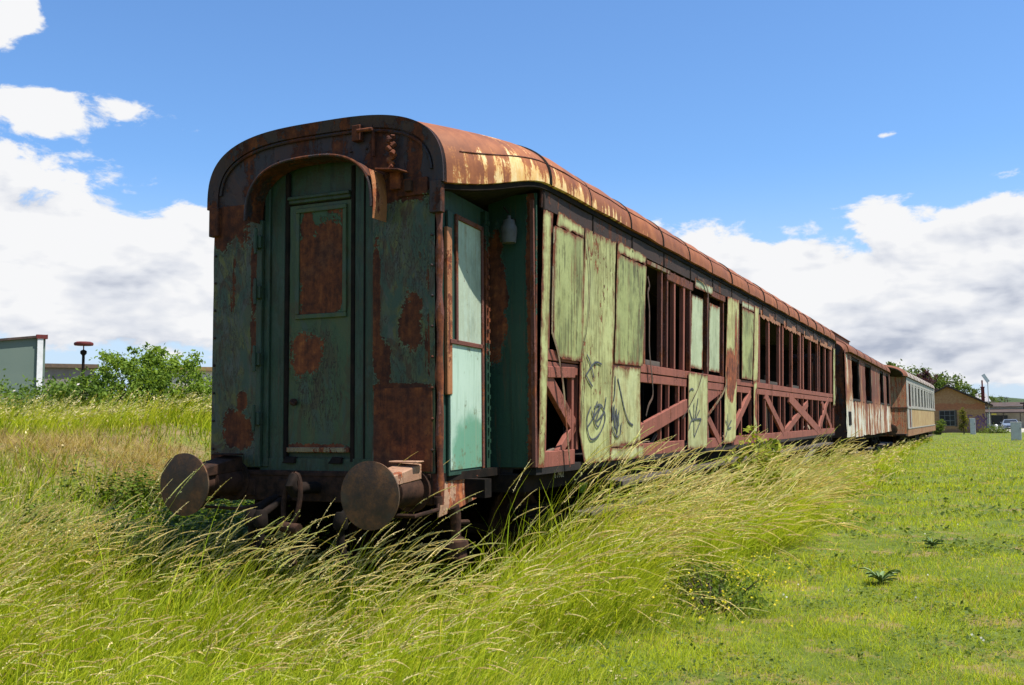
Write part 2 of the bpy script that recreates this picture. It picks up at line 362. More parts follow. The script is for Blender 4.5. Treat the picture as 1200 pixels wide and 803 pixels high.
hgt = n.mr(xs[2], 1.6, 2.5)
k = n.math('ADD', n.math('ADD', n.math('MULTIPLY', st, .75), n.math('MULTIPLY', pa, .38)), n.math('MULTIPLY', hgt, .12))
c = n.ramp(k, [(.40, (.58, .58, .50)), (.545, (.48, .45, .36)), (.575, (.36, .17, .07)), (.64, (.16, .042, .024)), (.78, (.08, .026, .018))])
c = n.mix(n.mr(n.noise(n.scale(co, (4, 4, .3)), 1.5, 5, .6), .55, .7, 0, .6), c, (.30, .36, .20)); c = n.mix(n.mr(n.noise(n.scale(co, (8, 8, .9)), 2., 7, .7), .52, .62, 0, .7), c, (.10, .06, .035))
M['side2'] = n.out(n.bsdf(c, .8, 0, n.bump(k, .4, .02), .25))
n = N('tan_planks'); co = n.obj(); st = n.noise(n.scale(co, (1, 2.2, .12)), 2., 6, .7); f = n.noise(co, 3, 7, .65); tc = n.ramp(n.math('ADD', n.math('MULTIPLY', st, .7), n.math('MULTIPLY', f, .3)), [(.36, (.16, .09, .04)), (.47, (.29, .185, .08)), (.56, (.36, .26, .12)), (.66, (.40, .33, .20))])
M['tan3'] = n.out(n.bsdf(tc, .8, 0, n.bump(st, .4, .02), .25))
M['orange3'] = paint_rust('orange_sole', (.30, .155, .07), (.24, .105, .045), .55, .5, [], 24, rustdark=1.6)
M['white3'] = paint_rust('pale_frames', (.36, .34, .29), (.25, .23, .20), .58, .5, [], 25, grime=.5)
M['taper3'] = paint_rust('taper_end', (.20, .115, .055), (.16, .08, .035), .52, .55, [], 26, rustdark=1.5)
# ------------------------------------------------------------------ the sleeping coach in front
def sx(z): return 1.43 + (z-1.17)*.027
def sm01(t): t = max(0., min(1., t)); return t*t*(3-2*t)
L1 = 22.6
def roof_dims(y):
    t = min(1, max(0, min(y, L1-y)/1.25)); s = math.sin(t*PI/2)**.72
    return 1.165+.365*s, 3.44+.215*sm01(t), 4.055+.10*t, 3.1-.35*t        # half width, eave, apex, exponent
def prof(y, a, off=0.):
    w, ze, za, ex = roof_dims(y); w += off; za += off
    c, s = math.cos(a), math.sin(a)
    return math.copysign(abs(c)**(2/ex), c)*w, ze + (za-ze)*abs(s)**(2/ex)
def hoodp(a, off=0.):
    c, s = math.cos(a), math.sin(a); ex = 2.7
    return math.copysign(abs(c)**(2/ex), c)*(.625+off), 3.27 + (.47+off)*abs(s)**(2/ex)

def wob(seed):
    r = random.Random(seed); k = [(r.uniform(1.5, 5), r.uniform(1.5, 5), r.uniform(0, 6.28)) for _ in range(5)]
    return lambda a, b: sum(math.sin(p*a+q*b+o) for p, q, o in k)/5
def edge_attr(o, nu, nv, ew=.05, size=None):
    """per-vertex closeness to the border of a sheet, used for rust creeping in from its edges"""
    a = o.data.attributes.new('Edge', 'FLOAT', 'POINT'); w, h = size; vals = []
    for j in range(nv+1):
        for i in range(nu+1): d = min(min(i, nu-i)/nu*w, min(j, nv-j)/nv*h); vals.append(math.exp(-d/ew))
    a.data.foreach_set('value', vals+vals)
def plate(name, c4, mat, parent, x=None, off=.0, thick=.004, warp=.003, jit=.004, seed=0, label=None):
    """sheet on the +X side; c4 = (y,z) corners: bottom-near, bottom-far, top-far, top-near"""
    w = wob(seed); e = wob(seed+50)
    a, b, c, d = [Vector((0, *q)) for q in c4]
    nu = max(4, int((b-a).length/.06)); nv = max(4, int((d-a).length/.06))
    def fn(u, v):
        p = a*(1-u)*(1-v) + b*u*(1-v) + c*u*v + d*(1-u)*v
        eg = max(0, 1-min(u, 1-u)*nu) ; ev = max(0, 1-min(v, 1-v)*nv)
        y = p.y + eg*jit*.7*(e(p.z*6, 1)+.25*random.uniform(-1, 1)); z = p.z + ev*jit*.8*(e(p.y*7, 4)+.5*random.uniform(-1, 1))
        xx = (sx(z) if x is None else x) + off + warp*w(y*3, z*3)
        return (xx, y, z), (1, 0, 0)
    mb = MB(); mb.sheet(fn, nu, nv, thick)
    o = mb.build(name, mat, parent, smooth=40); edge_attr(o, nu, nv, .05, ((b-a).length, (d-a).length))
    if label: o['label'] = label
    return o
def side_bar(name, p0, p1, w, t, mat, parent, off=-.01, bev=.004):
    """timber lying in the +X side wall between two (y,z) points"""
    mb = MB(); A = Vector((0, *p0)); B = Vector((0, *p1)); d = (B-A).normalized(); s = Vector((0, -d.z, d.y))*w/2
    def P(q, dx): return (sx(q.z)+off+dx, q.y, q.z)
    mb.hexa([P(A-s, -t), P(A-s, 0), P(A+s, 0), P(A+s, -t), P(B-s, -t), P(B-s, 0), P(B+s, 0), P(B+s, -t)])
    return mb.build(name, mat, parent, bevel=bev)
def strokes(name, lines, r, mat, parent, off=.011):
    mb = MB()
    for ln in lines:
        pts = [Vector((0, *q)) for q in ln]; sp = []
        for i in range(len(pts)-1):
            p0, p1, p2, p3 = pts[max(i-1, 0)], pts[i], pts[i+1], pts[min(i+2, len(pts)-1)]
            for k in range(5):
                t = k/5; sp.append(.5*((2*p1)+(p2-p0)*t+(2*p0-5*p1+4*p2-p3)*t*t+(3*p1-p0-3*p2+p3)*t**3))
        sp.append(pts[-1]); n0 = len(mb.v)
        mb.tube(sp, [r*random.uniform(.75, 1.15) for _ in sp], 6)
        mb.v[n0:] = [(sx(v[2])+off+v[0]*.12, v[1], v[2]) for v in mb.v[n0:]]
    return mb.build(name, mat, parent)

def wheelset(parent, y):
    ax = MB(); ax.tube([(-.98, y, .46), (.98, y, .46)], .07, 12); a = ax.build('axle', M['dark'], parent)
    for s in (-1, 1):
        w = MB(); w.lathe([(-.03, .08), (-.03, .40), (-.075, .50), (-.075*.6, .51), (-.03, .465), (.06, .46), (.06, .39), (.02, .36), (.02, .12), (.06, .10)], (s*.78, y, .46), 'x', 36)
        w.build('wheel', M['iron'], a, smooth=40)
def bogie(parent, yc):
    mb = MB()
    for s in (-1, 1):
        x = s*1.0
        mb.box((x-.03, yc-1.6, .50), (x+.03, yc+1.6, .62)); mb.box((x-.05, yc-.35, .36), (x+.05, yc+.35, .78))
        for d in (-1.25, 1.25):
            mb.box((x-.09, yc+d-.14, .36), (x+.12, yc+d+.14, .60)); mb.box((x-.05, yc+d-.3, .60), (x+.05, yc+d+.3, .66))
            for q in range(4): mb.box((x-.045, yc+d-.5+q*.07, .67+q*.025), (x+.045, yc+d+.5-q*.07, .69+q*.025))
        mb.tube([(x, yc-.2, .30), (x, yc-.2, .75)], .075, 10); mb.tube([(x, yc+.2, .30), (x, yc+.2, .75)], .075, 10)
    mb.box((-1.0, yc-.22, .58), (1.0, yc+.22, .74)); mb.box((-1.0, yc-1.6, .5), (1.0, yc-1.52, .6)); mb.box((-1.0, yc+1.52, .5), (1.0, yc+1.6, .6))
    b = mb.build('bogie', M['dark'], parent, bevel=.008)
    for d in (-1.25, 1.25): wheelset(b, yc+d)
    return b
def buffer(parent, x, z, y0, s):
    """s=-1 points towards -Y"""
    mb = MB()
    mb.lathe([(0, .17), (s*.03, .17), (s*.03, .125), (s*.33, .115), (s*.34, .09), (s*.57, .07)], (x, y0, z), 'y', 28)
    b = mb.build('buffer', M['iron'], parent, smooth=35)
    h = MB(); pr = [(s*.565, .07), (s*.572, .20), (s*.585, .247), (s*.602, .249)] + [(s*(.602+.022*(1-(q/7)**2)), .249*q/7) for q in range(6, 0, -1)]
    h.lathe(pr, (x, y0, z), 'y', 56); h.build('buffer_head', M['buffer'], b, smooth=35)
    t = MB()
    t.hexa([(x-.09, y0+s*.02, z+.10), (x+.10, y0+s*.02, z+.085), (x+.10, y0+s*.50, z+.05), (x-.09, y0+s*.50, z+.06), (x-.09, y0+s*.02, z+.215), (x+.10, y0+s*.02, z+.205), (x+.10, y0+s*.50, z+.12), (x-.09, y0+s*.50, z+.13)])
    t.box((x-.12, y0+s*.05, z+.215), (x+.14, y0+s*.16, z+.23))
    t.build('buffer_bracket', M['bufarm'] if x > 0 else M['iron'], b, bevel=.008)  # right bracket coloured paler as if sunlit, left one darker as if shaded
    return b

coach = tag(empty('railway_coach', (0, 0, 0)), 'green rusting sleeping coach with stripped side timbers and rusty arched roof, nearest of the row', 'railway coach', 'derelict coaches standing in a row')

# --- roof
ys = sorted(set([round(i*.125, 3) for i in range(11)] + [round(1.25+i*.42, 3) for i in range(1, 48)] + [round(L1-1.25+i*.125, 3) for i in range(11)]))
ys = [y for y in ys if y <= L1]
NA = 64
wr = wob(5)
RB = [1.3, 2.3, 3.55, 4.82, 6.05, 7.3, 8.55, 9.85, 11.15, 12.45, 13.8, 15.1, 16.4, 17.7, 19.0, 20.3, 21.3]
def bulge(y):
    for a, b in zip(RB, RB[1:]):
        if a <= y <= b: return .044*math.sin(PI*(y-a)/(b-a))**.7
    return .012
def roof_fn(u, v):
    y = ys[int(round(v*(len(ys)-1)))]; a = PI*(1-u); x, z = prof(y, a)
    d = .006*wr(y*2.2, x*4)+bulge(y)
    nx, nz = math.cos(a)*.6, max(.15, math.sin(a))
    return (x+nx*d, y, z+nz*d), Vector((nx, 0, nz)).normalized()
mb = MB(); mb.sheet(roof_fn, NA, len(ys)-1, .03)
roof = mb.build('roof', M['roof'], coach, smooth=50)
ribs = [1.3, 2.3, 3.55, 4.82, 6.05, 7.3, 8.55, 9.85, 11.15, 12.45, 13.8, 15.1, 16.4, 17.7, 19.0, 20.3, 21.3]
for i, yr in enumerate(ribs):
    mb = MB(); jt = random.uniform(-.03, .03); hh = random.uniform(.020, .032)
    def fn(u, v, yr=yr+jt, hh=hh):
        a = PI*(.0+1.*u); x, z = prof(yr, a, hh*(1 if 0 < v < 1 else .1)); return (x, yr+(v-.5)*.07, z+.002), Vector((math.cos(a), 0, math.sin(a)+.1)).normalized()
    mb.sheet(fn, 48, 3, .012); mb.build('roof_rib', M['dark'], roof, smooth=60)
for s in (-1, 1):                                   # lap seam half way up each shoulder
    mb = MB(); pts = []
    for y in [q for q in ys if .02 < q < L1-.02]:
        x, z = prof(y, PI*.5 - s*PI*.415, .003); b_ = bulge(y); pts.append((x+s*.55*b_, y, z+.3*b_-.001))
    mb.tube(pts, .006, 5, caps=True); mb.build('roof_seam', M['oxide2'], roof)
mb = MB()                                           # soffit and ceiling under the roof sheet, shade kept in their dark colour
for s in (-1, 1):
    def fn(u, v, s=s):
        y = ys[int(round(v*(len(ys)-1)))]; w, ze, za, ex = roof_dims(y); return (s*(.6+(w-.035-.6)*u), y, 3.43+(ze-.02-3.43)*u), (0, 0, 1)
    mb.sheet(fn, 3, len(ys)-1, .01)
mb.box((-.62, .03, 3.41), (.62, L1-.03, 3.44))
mb.build('ceiling', M['inside'], coach)
for s in (-1, 1):                                   # heavy eave moulding below the flared roof edge
    mb = MB()
    for i in range(len(ys)-1):
        (w0, e0, _, _), (w1, e1, _, _) = roof_dims(ys[i]), roof_dims(ys[i+1])
        mb.hexa([(s*(w0-.05), ys[i], e0-.06), (s*(w0-.012), ys[i], e0-.05), (s*(w1-.012), ys[i+1], e1-.05), (s*(w1-.05), ys[i+1], e1-.06),
                 (s*(w0-.05), ys[i], e0-.008), (s*(w0-.012), ys[i], e0-.008), (s*(w1-.012), ys[i+1], e1-.008), (s*(w1-.05), ys[i+1], e1-.008)])
    mb.build('eave_moulding', M['dark'], coach)

# --- end walls
def end_wall(yw, d, mats, parent, detail):
    """d=-1: outside faces -Y"""
    out = []
    mb = MB(); n = 48
    V = []; F = []
    for k in range(n+1):
        a = PI*k/n; hx, hz = hoodp(a); rx, rz = prof(yw, a, -.012); V += [(hx, yw, hz), (rx, yw, rz)]
    b = MB(); 
    for k in range(n):
        q = [V[2*k], V[2*k+1], V[2*k+3], V[2*k+2]]
        b.hexa([(p[0], yw, p[2]) for p in q] + [(p[0], yw-d*.03, p[2]) for p in q])
    out.append(b.build('end_arch_plate', M['arch'], parent))
    for (x0, x1, z0, zi, zo, mt, nm) in ((-1.135, -.635, 1.20, 3.27, 3.44, mats[0], 'end_panel'), (.515, 1.085, 1.17, 3.27, 3.44, mats[1], 'end_panel')):
        w = wob(int(x0*100)); mm = MB()
        def fn(u, v):
            x = x0+(x1-x0)*u; zt = zo if True else zi
            z = z0+(3.46-z0)*v
            return (x, yw+d*.004+.006*w(x*4, z*3)*d, z), (0, d, 0)
        mm.sheet(fn, 10, 36, .02); o = mm.build(nm, mt, parent, smooth=40); out.append(o)
    return out
ends = end_wall(0, -1, (M['end_l'], M['end_r']), coach, True)
ends[1]['label'] = 'left end panel, dull grey green with rust blot near the bottom'
ends[2]['label'] = 'right end panel, rusted through its paint with a bare rust plate at the bottom'
mb = MB(); mb.sheet(lambda u, v: ((.535+.53*u, -.018-.003*math.sin(9*u+4*v), 1.185+.65*v), (0, -1, 0)), 8, 8, .006)
mb.build('patch_plate', M['rust'], coach, smooth=40)
mb = MB()                                           # outer rim of the end and the inner bead
def rim(u, v):
    a = PI*u; x, z = prof(0, a, .02 if v > .3 else -.075); return (x, -.045 if v > .3 and v < .9 else (-.02 if v <= .3 else .03), z), (0, -1, 0)
mb.sheet(rim, 64, 3, .015); mb.build('end_rim', M['arch'], coach, smooth=30)
mb = MB(); mb.tube([(prof(0, PI*k/60, -.10)[0], -.012, prof(0, PI*k/60, -.10)[1]) for k in range(2, 59)], .013, 6); mb.build('arch_bead', M['arch'], coach)
mb = MB()
for s in (-1, 1): mb.box((s*1.165, -.045, 3.20), (s*1.06, .02, 3.46))
mb.build_each('rim_foot', M['arch'], coach, bevel=.006)
# gangway hood
mb = MB()
def hood(u, v):
    a = PI*(-.0+1.*u); x, z = hoodp(a); return (x, -.205+.205*v, z+(.0 if v > 0 else .004)), (math.cos(a), 0, math.sin(a)+.2)
def hoodn(u, v):
    p, nn = hood(u, v); return p, Vector(nn).normalized()
mb.sheet(hoodn, 56, 4, .016); hd = mb.build('gangway_hood', [M['arch']], coach, smooth=40)
mb = MB(); x, z = hoodp(0.02)
mb.sheet(lambda u, v: ((.640+.006*math.sin(5*v)-.05*max(0, v-.6)**2*4, -.205+.205*u, 3.17+.40*v), (1, 0, 0)), 4, 8, .005); mb.build('hood_skirt', M['rust_lit'], hd, smooth=40)  # right face of the hood, sunlight put into its rust colour
mb = MB(); mb.tube([(hoodp(PI*k/40)[0], -.205, hoodp(PI*k/40)[1]-.004) for k in range(41)], .012, 6); mb.build('hood_bead', M['arch'], hd)
# gangway surround
mb = MB(); mb.box((-.66, .05, 1.19), (.54, .08, 3.745)); gb = mb.build('gangway_back', M['frame_g'], coach)
mb = MB()
mb.box((-.64, -.035, 1.2), (-.585, .05, 3.3)); mb.box((-.585, .0, 1.2), (-.53, .05, 3.68))
for z in (1.55, 2.05, 2.62, 3.05): mb.box((-.65, -.075, z), (-.57, -.03, z+.11)); mb.tube([(-.61, -.085, z-.05), (-.61, -.085, z+.17)], .016, 8)
mb.build('gangway_clamp_post', M['frame_g'], gb, bevel=.006)
mb = MB(); mb.box((-.53, .025, 1.2), (-.385, .05, 3.70)); mb.box((.325, .02, 1.2), (.515, .05, 3.70)); mb.build_each('jamb_board', M['frame_g'], gb, bevel=.006)
mb = MB(); mb.tube([(-.36, .03, 1.25), (-.36, .03, 3.68)], .022, 8); mb.tube([(.305, .03, 1.25), (.305, .03, 3.68)], .022, 8)
mb.tube([(.42, .018, 1.25), (.42, .018, 3.6)], .008, 6)
mb.build_each('jamb_bead', M['dark'], gb)
mb = MB(); mb.box((-.34, .005, 3.415), (.285, .05, 3.45)); mb.box((-.34, -.015, 3.445), (.285, .05, 3.475)); mb.build('transom_bar', M['frame_g'], gb, bevel=.006)
mb = MB(); mb.sheet(lambda u, v: ((-.62+1.13*u, .012+.004*math.sin(11*u), 1.175+.10*v), (0, -1, 0)), 14, 2, .006); mb.build('sill_plate', M['frame_g'], gb, smooth=40)
# the end door
dm = MB(); dw = wob(77)
dm.sheet(lambda u, v: ((-.335+.62*u, .028+.004*dw(u*5, v*8), 1.32+2.08*v), (0, -1, 0)), 16, 50, .02)
door = dm.build('end_door', M['door_g'], coach, smooth=40)
mb = MB(); mb.sheet(lambda u, v: ((-.232+.445*u, .021+.003*math.sin(7*v+3*u), 2.465+.87*v), (0, -1, 0)), 8, 12, .004); mb.build('window_plate', M['door_win'], door, smooth=40)
mb = MB()
for a, b in (((-.265, 2.43), (.245, 2.47)), ((-.265, 3.33), (.245, 3.37)), ((-.265, 2.47), (-.228, 3.33)), ((.208, 2.47), (.245, 3.33))): mb.box((a[0], .006, a[1]), (b[0], .03, b[1]))
mb.build('window_frame', M['door_g'], door, bevel=.005)
mb = MB(); mb.box((-.25, .015, 2.455), (.23, .02, 2.468)); mb.build('window_sill', M['strip'], door)
mb = MB(); mb.box((-.335, -.005, 1.325), (.285, .03, 1.365)); mb.build('kick_bar', M['strip'], door, bevel=.005)
mb = MB(); mb.lathe([(0, .03), (-.03, .028), (-.035, .012), (-.05, .012)], (-.275, .025, 1.74), 'y', 16); mb.tube([(-.275, -.03, 1.74), (-.225, -.035, 1.72)], .010, 8); mb.build('door_handle', M['iron'], door, smooth=40)
mb = MB()
for x in (-.30, .16): mb.hexa([(x-.06, -.03, 1.235), (x+.06, -.03, 1.235), (x+.06, .03, 1.235), (x-.06, .03, 1.235), (x-.03, -.01, 1.29), (x+.06, -.01, 1.285), (x+.06, .03, 1.285), (x-.03, .03, 1.29)])
mb.build_each('door_clip', M['dark'], door, bevel=.005)
# fittings on the end
mb = MB(); mb.box((.34, -.06, 3.86), (.42, .0, 3.99)); mb.tube([(.40, -.07, 3.935), (.56, -.09, 3.925)], .016, 8); mb.tube([(.53, -.03, 3.92), (.53, -.02, 3.72)], .014, 8); mb.build('rope_bracket', M['rust'], coach, bevel=.004)
mb = MB(); mb.beam((.62, -.06, 3.585), (.86, -.10, 3.545), .14, .012); mb.box((.70, -.05, 3.42), (.80, .0, 3.56))
for k in range(16): mb.tube([(.72+random.uniform(-.03, .03), -.055+random.uniform(-.02, .02), 3.58+.017*k), (.72+random.uniform(-.035, .035), -.055+random.uniform(-.03, .03), 3.61+.017*k)], random.uniform(.014, .026), 6)
mb.build('lamp_iron', M['rust'], coach, bevel=.003)
mb = MB(); mb.box((.76, -.022, 3.36), (1.03, -.002, 3.50)); mb.build('bracket_plate', M['end_r'], coach, bevel=.004)
mb = MB(); mb.box((.84, -.06, 3.39), (.90, -.02, 3.48)); mb.build('lamp_socket', M['iron'], coach, bevel=.004)
mb = MB()
for k in range(9): mb.lathe([(0, .012), (-.012, .010), (-.016, .004)], (1.065, -.008, 1.35+.24*k), 'y', 8); mb.lathe([(0, .012), (-.012, .010), (-.016, .004)], (-1.11, -.008, 1.35+.24*k), 'y', 8)
for k in range(7): mb.lathe([(0, .012), (-.012, .010), (-.016, .004)], (-.45+.15*k, -.002, 3.80+.01*math.sin(k)), 'y', 8)
mb.build_each('end_rivets', M['arch'], coach)
# corner pillars of the vestibule
mb = MB()
pts = [(1.105+.004*math.sin(k*1.7), .03, .93+k*.165) for k in range(16)]
mb.tube(pts, [.034+.006*math.sin(k*2.3) for k in range(16)], 8); mb.box((1.06, .0, 1.0), (1.10, .09, 3.44))
mb.build('corner_post', M['oxide2'], coach, smooth=50)
mb = MB(); mb.box((1.09, .135, 1.78), (1.125, .215, 3.12)); mb.build('door_rail', M['rust_lit'], coach, bevel=.006)
mb = MB(); mb.box((-1.14, 0.0, 1.0), (-1.09, .09, 3.44)); mb.build('corner_post', M['oxide2'], coach, bevel=.006)

# --- vestibules (the near right one is the one the photo shows)
def vest(sd, ya, yb):
    """side wall from the end (ya) to the transverse wall (yb); sd = +1/-1 side"""
    A = Vector((sd*1.10, ya, 0)); B = Vector((sd*.99, yb, 0)); d = (B-A); L = d.length; d.normalize(); nn = Vector((abs(d.y), -d.x*math.copysign(1, d.y)*0, 0)); nn = Vector((sd, 0, 0))
    def P(s, z, off=0.): q = A+d*s; return Vector((q.x+sd*off, q.y, z))
    mb = MB(); mb.sheet(lambda u, v: (P(u*L, 1.165+2.27*v), nn), 8, 16, .03)
    wl = mb.build('vestibule_wall', M['tealside'], coach)
    s = 1 if yb > ya else -1
    mb = MB(); w = wob(int(ya*7+3))
    x0, x1 = .985, 1.425
    mb.sheet(lambda u, v: ((sd*(x0+(x1+.03*v-x0)*u), yb+.003*w(u*3, v*7), 1.165+2.40*v), (0, -s, 0)), 10, 30, .03)
    mb.build('transverse_wall', M['teal'], coach)
    return P, L, wl
P, LV, vwall = vest(1, 0.0, 1.15)
vest(-1, 0.0, 1.15); vest(1, L1, L1-1.15); vest(-1, L1, L1-1.15)
mb = MB(); mb.hexa([P(.17, 1.14, .004), P(.17, 1.14, .03), P(.93, 1.14, .03), P(.93, 1.14, .004), P(.17, 3.26, .004), P(.17, 3.26, .03), P(.93, 3.26, .03), P(.93, 3.26, .004)])
vdoor = mb.build('side_door', M['tealside'], coach, bevel=.004)
mb = MB(); mb.sheet(lambda u, v: (P(.33+.53*u, 2.225+.985*v, .036), (1, 0, 0)), 8, 12, .006); mb.build('door_pane', M['vdoor'], vdoor)['label'] = 'upper pane, pale chalky green'
mb = MB(); mb.sheet(lambda u, v: (P(.19+.67*u, 1.185+1.0*v, .036), (1, 0, 0)), 8, 12, .006); mb.build('door_pane', M['vdoor_low'], vdoor)['label'] = 'lower pane, pale with a worn dark green blot'
mb = MB()
for s0, s1, z0, z1 in ((.29, .33, 2.2, 3.25), (.86, .90, 1.17, 3.25), (.30, .89, 3.21, 3.25), (.17, .89, 2.185, 2.222)):
    mb.hexa([P(s0, z0, .03), P(s0, z0, .052), P(s1, z0, .052), P(s1, z0, .03), P(s0, z1, .03), P(s0, z1, .052), P(s1, z1, .052), P(s1, z1, .03)])
mb.build('door_frame', M['oxide2'], vdoor, bevel=.004)
mb = MB()
mb.hexa([P(.95, 1.17, .0), P(.95, 1.17, .05), P(1.03, 1.17, .05), P(1.03, 1.17, .0), P(.95, 3.4, .0), P(.95, 3.4, .05), P(1.03, 3.4, .05), P(1.03, 3.4, .0)])
for k in range(22): q = P(.99, 1.3+k*.095, .055); mb.box(q-Vector((.012, .016, .012)), q+Vector((.012, .016, .02)))
mb.build('hinge_strip', M['teal'], vdoor)
mb = MB()                                            # vestibule tail lamp on the transverse wall
mb.lathe([(-.115, .05), (-.11, .062), (-.02, .072), (.02, .074), (.06, .055), (.09, .05), (.10, .02), (.13, .018)], (1.24, 1.04, 3.23), 'z', 24)
lp = mb.build('tail_lamp', M['lamp'], coach, smooth=40)
mb = MB(); mb.beam((1.24, 1.04, 3.33), (1.24, 1.16, 3.34), .03, .02); mb.tube([(1.24, 1.04, 3.38), (1.20, 1.02, 3.44)], .008, 6); mb.build('lamp_arm', M['dark'], lp)
mb = MB(); mb.box((1.405, 1.12, 1.17), (1.438, 1.164, 3.5)); mb.build('corner_angle', M['oxide2'], coach)
mb = MB(); mb.sheet(lambda u, v: ((1.085+.01*math.sin(4*u+3*v), .05+.66*u, .83+.1*u+(.30-.11*u)*v), (1, 0, 0)), 8, 4, .012); mb.build('step_plate', M['bufarm'], coach)
mb = MB(); mb.box((.5, .02, 1.10), (1.09, 1.16, 1.165)); mb.box((-1.1, .02, 1.10), (-.5, 1.16, 1.165)); mb.build_each('vestibule_floor', M['dark'], coach)

# --- body shell behind the stripped side
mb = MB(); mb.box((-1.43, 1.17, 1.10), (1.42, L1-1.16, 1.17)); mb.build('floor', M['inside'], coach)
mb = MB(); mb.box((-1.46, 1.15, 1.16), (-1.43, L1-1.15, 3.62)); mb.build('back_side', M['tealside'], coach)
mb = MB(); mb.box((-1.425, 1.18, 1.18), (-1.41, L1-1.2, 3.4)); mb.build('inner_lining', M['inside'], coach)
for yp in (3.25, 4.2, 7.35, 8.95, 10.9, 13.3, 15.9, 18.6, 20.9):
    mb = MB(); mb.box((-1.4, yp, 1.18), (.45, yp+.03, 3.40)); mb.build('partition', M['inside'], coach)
mb = MB()                                            # boards left standing in the compartments
for (y, x, z0, z1, w) in ((4.75, .7, 2.2, 2.95, .16), (4.9, .2, 1.2, 2.1, .2), (9.3, .9, 1.2, 1.75, .1), (9.62, .95, 1.2, 1.7, .12), (12.6, .6, 1.2, 2.4, .15), (16.8, .5, 1.2, 2.6, .18), (19.2, .7, 1.2, 2.2, .12), (5.4, .9, 1.18, 1.5, .1), (14.9, .8, 1.2, 2.5, .1)):
    mb.box((x, y, z0), (x+.025, y+w, z1))
mb.build_each('inside_board', M['insidewood'], coach, bevel=.003)
mb = MB(); rr = random.Random(3)
for k in range(26):
    y = rr.choice([rr.uniform(1.4, 2.0), rr.uniform(4.1, 6), rr.uniform(9, 20)]); x = rr.uniform(.9, 1.36); l = rr.uniform(.1, .3); a = rr.uniform(-.6, .6)
    mb.beam((x, y-l*math.cos(a)/2, 1.24+rr.uniform(0, .06)), (x+rr.uniform(-.1, .05), y+l*math.cos(a)/2, 1.24+abs(l*math.sin(a))+rr.uniform(0, .05)), rr.uniform(.03, .08), .012)
mb.build_each('splintered_board', M['wood'], coach)
# --- side frame
lb = MB()
def lbf(u, v):
    y = 1.18+(L1-2.36)*u; z = 3.44+.20*v; return (sx(z)+.004+.003*math.sin(y*5.03), y, z), (1, 0, 0)
lb.sheet(lbf, 120, 2, .02); lbo = lb.build('letter_board', M['letter'], coach)
mb = MB()
for k in range(17): y = 1.2+1.25*k; mb.box((sx(3.5)-.01, y, 3.42), (sx(3.5)+.012, y+.035, 3.64))
mb.build_each('cover_strip', M['dark'], lbo)
Yp = [(1.36, 8.95), (8.95, 15.2), (15.2, 21.4)]
for a, b in Yp: side_bar('waist_rail', (a, 2.155), (b, 2.155), .095, .06, M['oxide'], coach, off=-.006)
for a, b in ((1.36, 6.6), (6.6, 12.3), (12.3, 21.4)): side_bar('waist_rail', (a, 2.045), (b, 2.045), .10, .05, M['oxide'], coach, off=-.012)
for a, b in ((1.30, 2.08), (4.02, 5.0), (5.02, 6.0), (7.05, 8.1), (8.8, 14.3), (14.32, 21.4)): side_bar('bottom_sill', (a, 1.225), (b, 1.225), .14, .08, M['oxide'], coach, off=-.008)
low = [(1.37, .05), (2.04, .05), (2.16, .05), (4.06, .06), (4.95, .035), (5.28, .035), (5.75, .05), (6.05, .05), (7.3, .05), (7.9, .03), (8.08, .04), (9.05, .07), (9.55, .05), (10.35, .06), (10.95, .06), (11.6, .05), (12.3, .05), (13.15, .06), (13.65, .06), (14.5, .05), (15.3, .05), (16.0, .06), (16.6, .05), (17.4, .05), (18.4, .07), (19.1, .05), (19.9, .05), (20.6, .06), (21.2, .08)]
for y, w in low: side_bar('lower_post', (y, 1.29), (y+random.uniform(-.02, .02), 2.0), w, .05, M['oxide'], coach, off=-.014)
up = [(1.40, .07, 'oxide'), (2.24, .06, 'oxide2'), (3.2, .05, 'oxide2'), (4.26, .06, 'oxide2'), (4.96, .05, 'oxide2'), (5.20, .05, 'oxide2'), (5.53, .06, 'oxide'), (5.97, .075, 'oxide'), (6.30, .05, 'oxide2'), (7.27, .06, 'oxide2'), (8.22, .05, 'oxide2'), (9.3, .1, 'oxide2'), (10.72, .10, 'pal_mix'), (11.0, .14, 'oxide'),
      (11.95, .10, 'oxide'), (13.05, .10, 'oxide'), (13.42, .10, 'oxide'), (14.52, .10, 'oxide'), (15.62, .12, 'oxide'), (16.02, .12, 'oxide'), (17.12, .11, 'oxide'), (18.3, .13, 'oxide2'), (18.62, .10, 'oxide2'), (19.65, .12, 'oxide'), (20.62, .14, 'oxide'), (20.9, .12, 'oxide')]
for y, w, m in up: side_bar('upper_post', (y, 2.205), (y+random.uniform(-.015, .015), 3.43), w, .06, M[m], coach, off=-.012 if m != 'pal_mix' else .002)
side_bar('window_header', (4.3, 3.40), (5.28, 3.40), .05, .05, M['strip'], coach, off=.0)
side_bar('window_header', (5.15, 3.355), (6.4, 3.355), .11, .05, M['oxide2'], coach, off=-.004)
side_bar('window_header', (7.4, 3.40), (8.3, 3.40), .11, .05, M['oxide2'], coach, off=.0)
for a, b in ((11.05, 13.02), (13.45, 15.55), (16.05, 18.2), (18.6, 20.85)):
    plate('window_header', ((a, 3.37), (b, 3.37), (b, 3.48), (a, 3.50)), M['rust_lit'], coach, off=.004, seed=int(a*3), jit=.03)
for a, b in ((4.3, 5.0), (11.1, 11.7), (12.1, 12.9), (14.6, 15.5)): side_bar('window_ledge', (a, 2.235), (b, 2.235), .06, .12, M['woodgrey'], coach, off=-.03)
